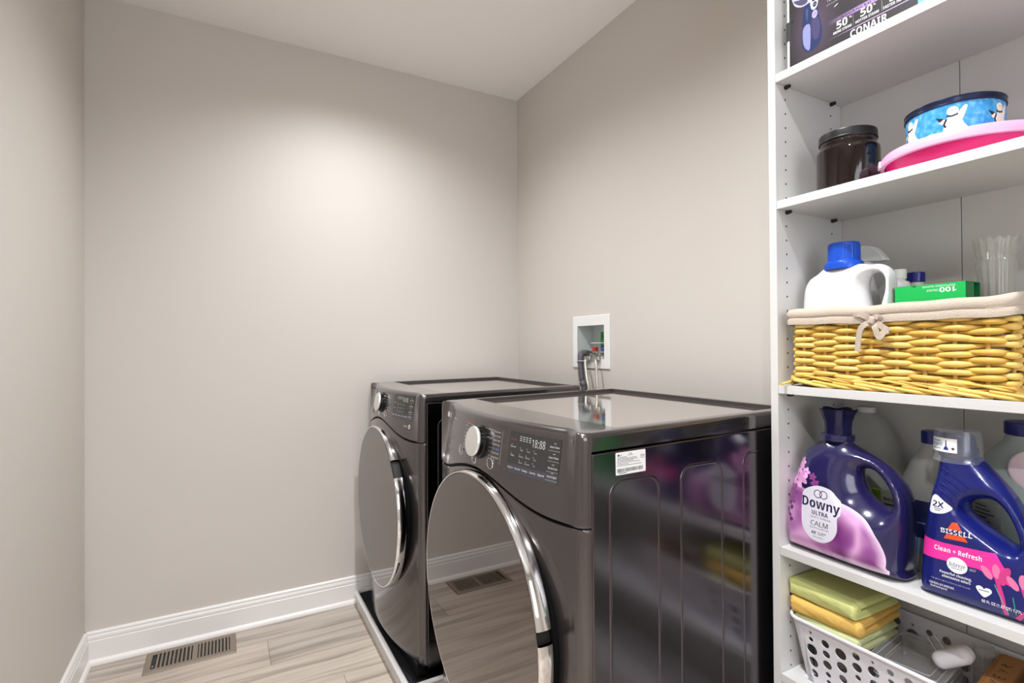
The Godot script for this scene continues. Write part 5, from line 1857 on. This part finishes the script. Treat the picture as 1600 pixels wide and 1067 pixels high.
	# flowers
	for s in [[0.014, 0.056, 0.034, 0.010], [0.046, 0.050, 0.046, 0.008]]:
		p.line([Vector2(s[0] + 0.012, s[1] + 0.01), Vector2(s[0] + 0.020, s[1] - 0.02), Vector2(s[2] + 0.004, s[3])], 0.0058, Color8(206, 54, 132))
		for q in [[-0.010, 0.008, 0.6], [0.002, 0.016, 0.1], [0.014, 0.016, -0.3], [0.010, 0.004, 0.0]]:
			p.oval(Vector2(s[0] + 0.010 + q[0], s[1] + 0.008 + q[1] * 0.7), 0.0050, 0.0112, Color8(226, 120, 166) if q[0] < 0.01 else Color8(206, 60, 132), q[2])
	p.line([Vector2(0.0240, 0.0540), Vector2(0.0409, 0.0140)], 0.0014, Color8(110, 160, 150))
	p.line([Vector2(0.0465, 0.0420), Vector2(0.0503, 0.0160)], 0.0016, Color8(60, 140, 100))
	p.line([Vector2(0.0785, 0.0380), Vector2(0.0691, 0.0160)], 0.0014, Color8(60, 140, 100))
	p.text("60 FL OZ (1.87 QT) 1.77L", Vector2(0.0325, 0.0225), 0.0048, w, true, 0, 0.0490)
	obj("label", label_patch(b, lo, hi, 0.0006), printed(p, 0.25, true), t, "printed front with a pink band and flowers")
	# inner navy closure and the clear dosing cup over it
	var c := Transform3D(Basis(), V3(0.0, 0, -0.0360))
	var m := MB.new()
	m.lathe([Vector2(0.0245, 0.244), Vector2(0.0265, 0.246), Vector2(0.0285, 0.250), Vector2(0.0275, 0.262), Vector2(0.0255, 0.266), Vector2(0.0230, 0.282), Vector2(0.0205, 0.2855), Vector2(0, 0.2860)], 40, c)
	obj("cap", m.commit(30), mat(Color8(20, 26, 78), 0.3), t)
	m = MB.new()
	m.lathe([Vector2(0.0362, 0.2370), Vector2(0.0368, 0.2380), Vector2(0.0356, 0.2430), Vector2(0.0345, 0.2460), Vector2(0.0325, 0.2885), Vector2(0.0310, 0.2925), Vector2(0.028, 0.2940), Vector2(0, 0.2945)], 56, c)
	obj("dosing_cup", m.commit(30), clear(Color8(214, 220, 228), 0.12, 0.05), t, "clear ribbed dosing cup")
	var sp := Print.new(Vector2(0, 0), Vector2(0.046, 0.024), 400, g(236))
	sp.text("BRIGHT", Vector2(0.0135, 0.0125), 0.0060, Color8(60, 110, 170), true, 0, 0.024)
	sp.line([Vector2(0.003, 0.0185), Vector2(0.022, 0.0185)], 0.0016, Color8(110, 130, 160))
	sp.line([Vector2(0.003, 0.0055), Vector2(0.022, 0.0055)], 0.0014, Color8(110, 130, 160))
	sp.poly(PackedVector2Array([Vector2(0.0265, 0.004), Vector2(0.0345, 0.004), Vector2(0.0330, 0.0085), Vector2(0.0315, 0.010), Vector2(0.0312, 0.0205), Vector2(0.0298, 0.0205), Vector2(0.0295, 0.010), Vector2(0.0280, 0.0085)]), Color8(30, 50, 120))
	sp.oval(Vector2(0.0405, 0.007), 0.0022, 0.0022, Color8(90, 60, 60))
	m = MB.new()
	m.grid(12, 1, func(u: float, v: float) -> Vector3:
		var a := lerpf(-1.05, 0.30, u)
		var y := lerpf(0.255, 0.279, v)
		var r := lerpf(0.0342, 0.0332, v) + 0.0004
		return c * V3(-cos(a) * r, y, sin(a) * r))
	obj("sticker", m.commit(60), printed(sp, 0.4), t, "white sticker on the clear cup")

# ---------------------------------------------------------------- lowest visible shelf
func low_shelf_things() -> void:
	var Y := 0.4237
	# perforated white basket; its long walls carry rows of round holes
	var cx := 1.190
	var cz := -0.5340
	var t := thing("plastic_basket", "white plastic storage basket with rows of round holes", "basket", V3(cx, Y, cz))
	var H := 0.131
	var wx := 0.114      # half depth at the rim
	var wz := 0.185      # half length at the rim
	var tap := 0.020
	var white := mat(Color8(226, 224, 230), 0.35)
	var at := func(s: float, y: float, side: float, inner: float) -> Vector3:
		# long wall: s along z, side -1 front or +1 back
		return V3(side * (wx - tap * (1.0 - y / H) - inner), y, s)
	var rng := RandomNumberGenerator.new()
	rng.seed = 6
	var m := MB.new()
	for side in [-1.0, 1.0]:
		var half := wz - tap - 0.014
		var cols := 10
		var cw := half * 2 / cols
		for k in cols:
			var y := 0.012
			var z0 := -half + k * cw
			var sizes := [0.0092, 0.0050, 0.0105, 0.0078, 0.0056, 0.0112, 0.0082]
			var i := 0
			while y < H - 0.016:
				var r: float = sizes[(i * 3 + k * 2 + int(side)) % 7]
				var h := r * 2 + 0.0060
				if y + h > H - 0.012:
					h = H - 0.012 - y
					r = minf(r, h * 0.5 - 0.003)
				hole_cell(m, at, side, z0, z0 + cw, y, y + h, r)
				y += h
				i += 1
			for f in [[0.0, 0.012], [y, H]]:
				for inn in [0.0, 0.0022]:
					var a: Vector3 = at.call(z0, f[0], side, inn)
					var b: Vector3 = at.call(z0 + cw, f[0], side, inn)
					var c: Vector3 = at.call(z0 + cw, f[1], side, inn)
					var d: Vector3 = at.call(z0, f[1], side, inn)
					if (side < 0) == (inn == 0.0):
						m.quad(a, b, c, d)
					else:
						m.quad(a, d, c, b)
	obj("perforated_wall", m.commit(30), white, t)
	# rounded ends that join the long walls
	for e in [-1.0, 1.0]:
		m = MB.new()
		for inn in [0.0, 0.0022]:
			var rings := []
			for y in [0.0, 0.012, 0.06, H]:
				var ring := PackedVector3Array()
				var q: float = tap * (1.0 - y / H)
				var half := wz - tap - 0.014
				var hx: float = wx - q - inn
				var hz: float = wz - q - inn
				var rr := 0.026
				ring.append(V3(-hx, y, e * half))
				for k in 9:
					var a := PI / 2 * k / 8.0
					ring.append(V3(-hx + rr - cos(a) * rr, y, e * (hz - rr + sin(a) * rr)))
				for k in 9:
					var a := PI / 2 * (1.0 - k / 8.0)
					ring.append(V3(hx - rr + cos(a) * rr, y, e * (hz - rr + sin(a) * rr)))
				ring.append(V3(hx, y, e * half))
				if (e < 0) != (inn == 0.0):
					ring.reverse()
				else:
					pass
				rings.append(ring)
			for rg in rings:
				rg.reverse()
			m.loft(rings, false)
		obj("end_wall", m.commit(40), white, t)
	m = MB.new()
	m.rbox(V3(0, 0.0012, 0), V3(2 * (wx - tap) - 0.002, 0.0024, 2 * (wz - tap) - 0.002), 0.001, 1)
	obj("floor", m.commit(30), white, t)
	m = MB.new()
	var path := []
	for p in rrect(2 * wx + 0.003, 2 * wz + 0.003, 0.028, 8):
		path.append(V3(p.x, H, -p.y))
	m.tube(path, 0.0036, 10, true, 1.1, Vector3.UP)
	obj("rim", m.commit(60), white, t)
	# folded cloths; the layers are one thick sheet folded round a front edge
	var lime := mat(Color8(222, 226, 146), 0.95)
	var yellow := mat(Color8(242, 198, 104), 0.95)
	var pale := mat(Color8(218, 224, 168), 0.95)
	for q in [lime, yellow, pale]:
		bump(q, 0.22, 7.0, 14.0, 9)
	cloth("folded_cloth", "pale green folded cloth at the bottom of the cloth stack", V3(1.088, Y + 0.1015, -0.6480), 0.0340, 0.067, 0.150, pale, 0.00, 1)
	cloth("folded_cloth", "mustard yellow folded cloth in the middle of the cloth stack", V3(1.086, Y + 0.1360, -0.6490), 0.0330, 0.073, 0.165, yellow, 0.05, 2)
	cloth("folded_cloth", "lime green folded cloth on top of the cloth stack", V3(1.086, Y + 0.1695, -0.6560), 0.0355, 0.073, 0.150, lime, -0.03, 3)
	# boards of cloth below, out of sight, carry the stack
	m = MB.new()
	m.rbox(V3(0.082, 0.050, 0), V3(0.150, 0.096, 0.112), 0.012, 2)
	var u := obj("packed_cloth", m.commit(40), mat(Color8(120, 116, 112), 0.9))
	u.position = V3(1.108, Y + 0.0035, -0.6340)
	tag(u, "grey cloth packed low in the white basket under the folded stack", "cloth")
	# clear lidded tray
	var cl := clear(Color8(214, 214, 218), 0.3, 0.05)
	t = thing("clear_container", "clear plastic lidded container lying in the white basket", "container", V3(1.190, Y + 0.075, -0.523), 0.12)
	m = MB.new()
	var rings := []
	for q in [[0.150, 0.100, 0.0, 0.010], [0.156, 0.106, 0.028, 0.012], [0.168, 0.118, 0.030, 0.014], [0.168, 0.118, 0.034, 0.014], [0.150, 0.100, 0.0345, 0.010], [0.146, 0.096, 0.0300, 0.010], [0.120, 0.074, 0.0300, 0.008], [0.117, 0.071, 0.0335, 0.008]]:
		var ring := PackedVector3Array()
		for p in rrect(q[0], q[1], q[3], 5):
			ring.append(V3(p.x, q[2], -p.y))
		rings.append(ring)
	m.loft(rings, true, true, true)
	obj("tray", m.commit(30), cl, t)
	var lip := clear(Color8(226, 226, 230), 0.6, 0.1)
	for q in [[0.168, 0.118, 0.0325, 0.014], [0.148, 0.098, 0.0335, 0.010], [0.119, 0.073, 0.0325, 0.008], [0.152, 0.102, 0.004, 0.011]]:
		var ed := []
		for p in rrect(q[0], q[1], q[3], 5):
			ed.append(V3(p.x, q[2], -p.y))
		m = MB.new()
		m.tube(ed, 0.0011, 6, true, 1.0, Vector3.UP)
		obj("moulded_edge", m.commit(60), lip, t)
	for k in 2:
		m = MB.new()
		m.lathe([Vector2(0.003, 0), Vector2(0.0022, 0.0012), Vector2(0, 0.0016)], 12, Transform3D(Basis(), V3(-0.01 + k * 0.012, 0.0335, -0.018 + k * 0.012)))
		obj("stud", m.commit(40), cl, t)
	m = MB.new()
	m.rbox(V3(0, 0.035, 0), V3(0.17, 0.068, 0.10), 0.006, 2)
	u = obj("clear_box", m.commit(30), cl)
	u.position = V3(1.190, Y + 0.0035, -0.523)
	u.rotation.y = 0.12
	tag(u, "clear plastic box under the lidded container, seen through the basket holes", "box")
	t = thing("clear_cup", "upright clear plastic cup by the cardboard box", "cup", V3(1.268, Y + 0.0035, -0.4475))
	m = MB.new()
	m.lathe([Vector2(0, 0), Vector2(0.014, 0), Vector2(0.0150, 0.004), Vector2(0.0172, 0.135), Vector2(0.0178, 0.138), Vector2(0.0166, 0.139), Vector2(0.0140, 0.006), Vector2(0, 0.004)], 32)
	obj("wall", m.commit(40), clear(Color8(206, 206, 206), 0.25, 0.05), t)
	# plug-in timer with two prongs
	t = thing("plug_adapter", "white rounded plug adapter with two metal prongs, lying on the clear container", "plug", V3(1.176, Y + 0.142, -0.4600))
	var b := Basis(V3(1, 0, 0), -0.62) * Basis(V3(0, 1, 0), 0.2)
	m = MB.new()
	m.rbox(V3(0, 0, 0), V3(0.042, 0.030, 0.064), 0.0135, 5, b)
	obj("body", m.commit(60), mat(Color8(236, 234, 238), 0.35), t)
	for k in 2:
		m = MB.new()
		m.rbox(b * V3(0.0, 0.026, -0.020 + 0.014 * k), V3(0.006, 0.024, 0.0020), 0.0006, 1, b)
		obj("prong", m.commit(30), M.metal, t)
	# slim cardboard box with a word written on it
	t = thing("cardboard_box", "slim brown cardboard box with handwriting on its top, at the right of the white basket", "box", V3(1.196, Y + 0.0035, -0.4030), 0.12)
	var kraft := mat(Color8(176, 122, 70), 0.75)
	m = MB.new()
	m.rbox(V3(0, 0.064, 0), V3(0.19, 0.128, 0.034), 0.0015, 2)
	obj("carton", m.commit(30), kraft, t)
	m = MB.new()
	m.rbox(V3(0, 0.1287, 0.0035), V3(0.188, 0.0014, 0.029), 0.0006, 1)
	obj("flap", m.commit(30), kraft, t)
	var kp := Print.new(Vector2(0, 0), Vector2(0.12, 0.026), 400, Color(0.4, 0.3, 0.2, 0))
	var ik := Color8(70, 66, 40)
	var xx := 0.010
	for s in [[[0, 0, 0, 1], [0, 0.4, 0.7, 1], [0.15, 0.5, 0.8, 0]], [[0, 0, 0, 1], [0, 1, 0.6, 1], [0, 0.5, 0.5, 0.5], [0, 0, 0.6, 0]], [[0, 1, 0.35, 0.5], [0.7, 1, 0.2, 0]], [[0, 0, 0, 1], [0, 1, 0.7, 0.8], [0.7, 0.8, 0, 0.5], [0, 0.5, 0.8, 0]]]:
		for l in s:
			kp.line([Vector2(xx + l[0] * 0.015, 0.006 + l[1] * 0.014), Vector2(xx + l[2] * 0.015, 0.006 + l[3] * 0.014)], 0.0016, ik)
		xx += 0.026
	m = MB.new()
	m.quad(V3(0.075, 0.1297, 0.016), V3(0.075, 0.1297, -0.010), V3(-0.045, 0.1297, -0.010), V3(-0.045, 0.1297, 0.016), Vector2(1, 1), Vector2(1, 0), Vector2(0, 0), Vector2(0, 1))
	obj("handwriting", m.commit(0), printed(kp, 0.7, true), t)

func hole_cell(m: MB, at: Callable, side: float, z0: float, z1: float, y0: float, y1: float, r: float) -> void:
	var c := Vector2((z0 + z1) / 2, (y0 + y1) / 2)
	var n := 20
	var hw := (z1 - z0) / 2
	var hh := (y1 - y0) / 2
	for inn in [0.0, 0.0022]:
		for k in n:
			var q := []
			for e in 2:
				var a := TAU * (k + e) / n + PI / 4
				var d := Vector2(cos(a), sin(a))
				var s := minf(hw / maxf(absf(d.x), 1e-6), hh / maxf(absf(d.y), 1e-6))
				q.append([c + d * s, c + d * r])
			# keep the cell's corners
			var o0: Vector2 = q[0][0]
			var o1: Vector2 = q[1][0]
			var P := [o0, o1, q[1][1], q[0][1]]
			var W := []
			for p in P:
				W.append(at.call(p.x, p.y, side, inn))
			var flip: bool = (side < 0) != (inn == 0.0)
			if flip:
				m.quad(W[0], W[1], W[2], W[3])
			else:
				m.quad(W[0], W[3], W[2], W[1])
			var corner := Vector2(c.x + signf((o0.x + o1.x) / 2 - c.x) * hw, c.y + signf((o0.y + o1.y) / 2 - c.y) * hh)
			if absf(o0.x - o1.x) > 1e-6 and absf(o0.y - o1.y) > 1e-6:
				var A: Vector3 = at.call(o0.x, o0.y, side, inn)
				var B: Vector3 = at.call(o1.x, o1.y, side, inn)
				var C: Vector3 = at.call(corner.x, corner.y, side, inn)
				if flip:
					m.tri(A, C, B)
				else:
					m.tri(A, B, C)
	for k in n:
		var a0 := TAU * k / n
		var a1 := TAU * (k + 1) / n
		var p0 := c + Vector2(cos(a0), sin(a0)) * r
		var p1 := c + Vector2(cos(a1), sin(a1)) * r
		var A: Vector3 = at.call(p0.x, p0.y, side, 0.0)
		var B: Vector3 = at.call(p1.x, p1.y, side, 0.0)
		var C: Vector3 = at.call(p1.x, p1.y, side, 0.0022)
		var D: Vector3 = at.call(p0.x, p0.y, side, 0.0022)
		if side < 0:
			m.quad(A, D, C, B)
		else:
			m.quad(A, B, C, D)

# one thick sheet folded double round its front edge: at is the middle of the front edge at the bottom
func cloth(called: String, label: String, at: Vector3, h: float, half: float, deep: float, m_: Material, turn: float, sd: int) -> void:
	var t := thing(called, label, "cloth", at, turn, "cloths folded in the white basket")
	var th := h * 0.46
	var n := FastNoiseLite.new()
	n.seed = sd * 31
	n.frequency = 1.0
	# outline of the folded sheet in (x back, y up)
	var prof := []
	var r := h / 2
	prof.append(Vector2(deep, h - 0.002))
	prof.append(Vector2(deep * 0.5, h))
	prof.append(Vector2(r, h))
	for k in 7:
		var a := PI / 2 + PI * (k + 1) / 8.0
		prof.append(Vector2(r * 0.8 + cos(a) * r * 0.8, r + sin(a) * r))
	prof.append(Vector2(r, 0))
	prof.append(Vector2(deep * 0.5, 0.0))
	prof.append(Vector2(deep, 0.001))
	prof.append(Vector2(deep + 0.006, th * 0.5))
	prof.append(Vector2(deep, th))
	prof.append(Vector2(deep * 0.5, th))
	prof.append(Vector2(r * 1.5, th))
	prof.append(Vector2(r * 1.15, h * 0.5))
	prof.append(Vector2(r * 1.5, h - th))
	prof.append(Vector2(deep * 0.5, h - th))
	prof.append(Vector2(deep, h - th))
	prof.append(Vector2(deep + 0.006, h - th * 0.5))
	var q := smooth_path(prof, 2, true)
	var rings := []
	var nz := 26
	for i in nz + 1:
		var s := float(i) / nz
		var z := lerpf(-half, half, s)
		var e := minf(s, 1.0 - s) * 2 * half
		var shrink := 0.0
		if e < 0.006:
			shrink = 1.0 - sqrt(maxf(0.0, 1.0 - (1.0 - e / 0.006) ** 2))
		var ring := PackedVector3Array()
		for k in q.size():
			var p: Vector2 = q[k]
			var w := n.get_noise_3d(p.x * 18.0, p.y * 30.0, z * 16.0)
			var c := Vector2(clampf(p.x, r, deep), h - th * 0.5 if p.y > h * 0.5 else th * 0.5)
			var d := p.lerp(c, shrink * 0.55)
			ring.append(V3(d.x + w * 0.0035, d.y + w * 0.0022 * (1.0 if p.y > 0.004 else 0.2), z + w * 0.004 * (1.0 if e < 0.01 else 0.0)))
		rings.append(ring)
	var m := MB.new()
	# profile runs counter-clockwise in (x, y); seen from +z that is the way it should go
	m.loft(rings, true)
	for e in [[rings[0], true], [rings[-1], false]]:
		var flat := PackedVector2Array()
		for p in e[0]:
			flat.append(Vector2(p.x, p.y))
		var ix := Geometry2D.triangulate_polygon(flat)
		for k in range(0, ix.size(), 3):
			var a: Vector3 = e[0][ix[k]]
			var b: Vector3 = e[0][ix[k + 1]]
			var c: Vector3 = e[0][ix[k + 2]]
			if ((b - a).cross(c - a).z < 0) != e[1]:
				m.tri(a, c, b)
			else:
				m.tri(a, b, c)
	obj("fold", m.commit(60), m_, t)
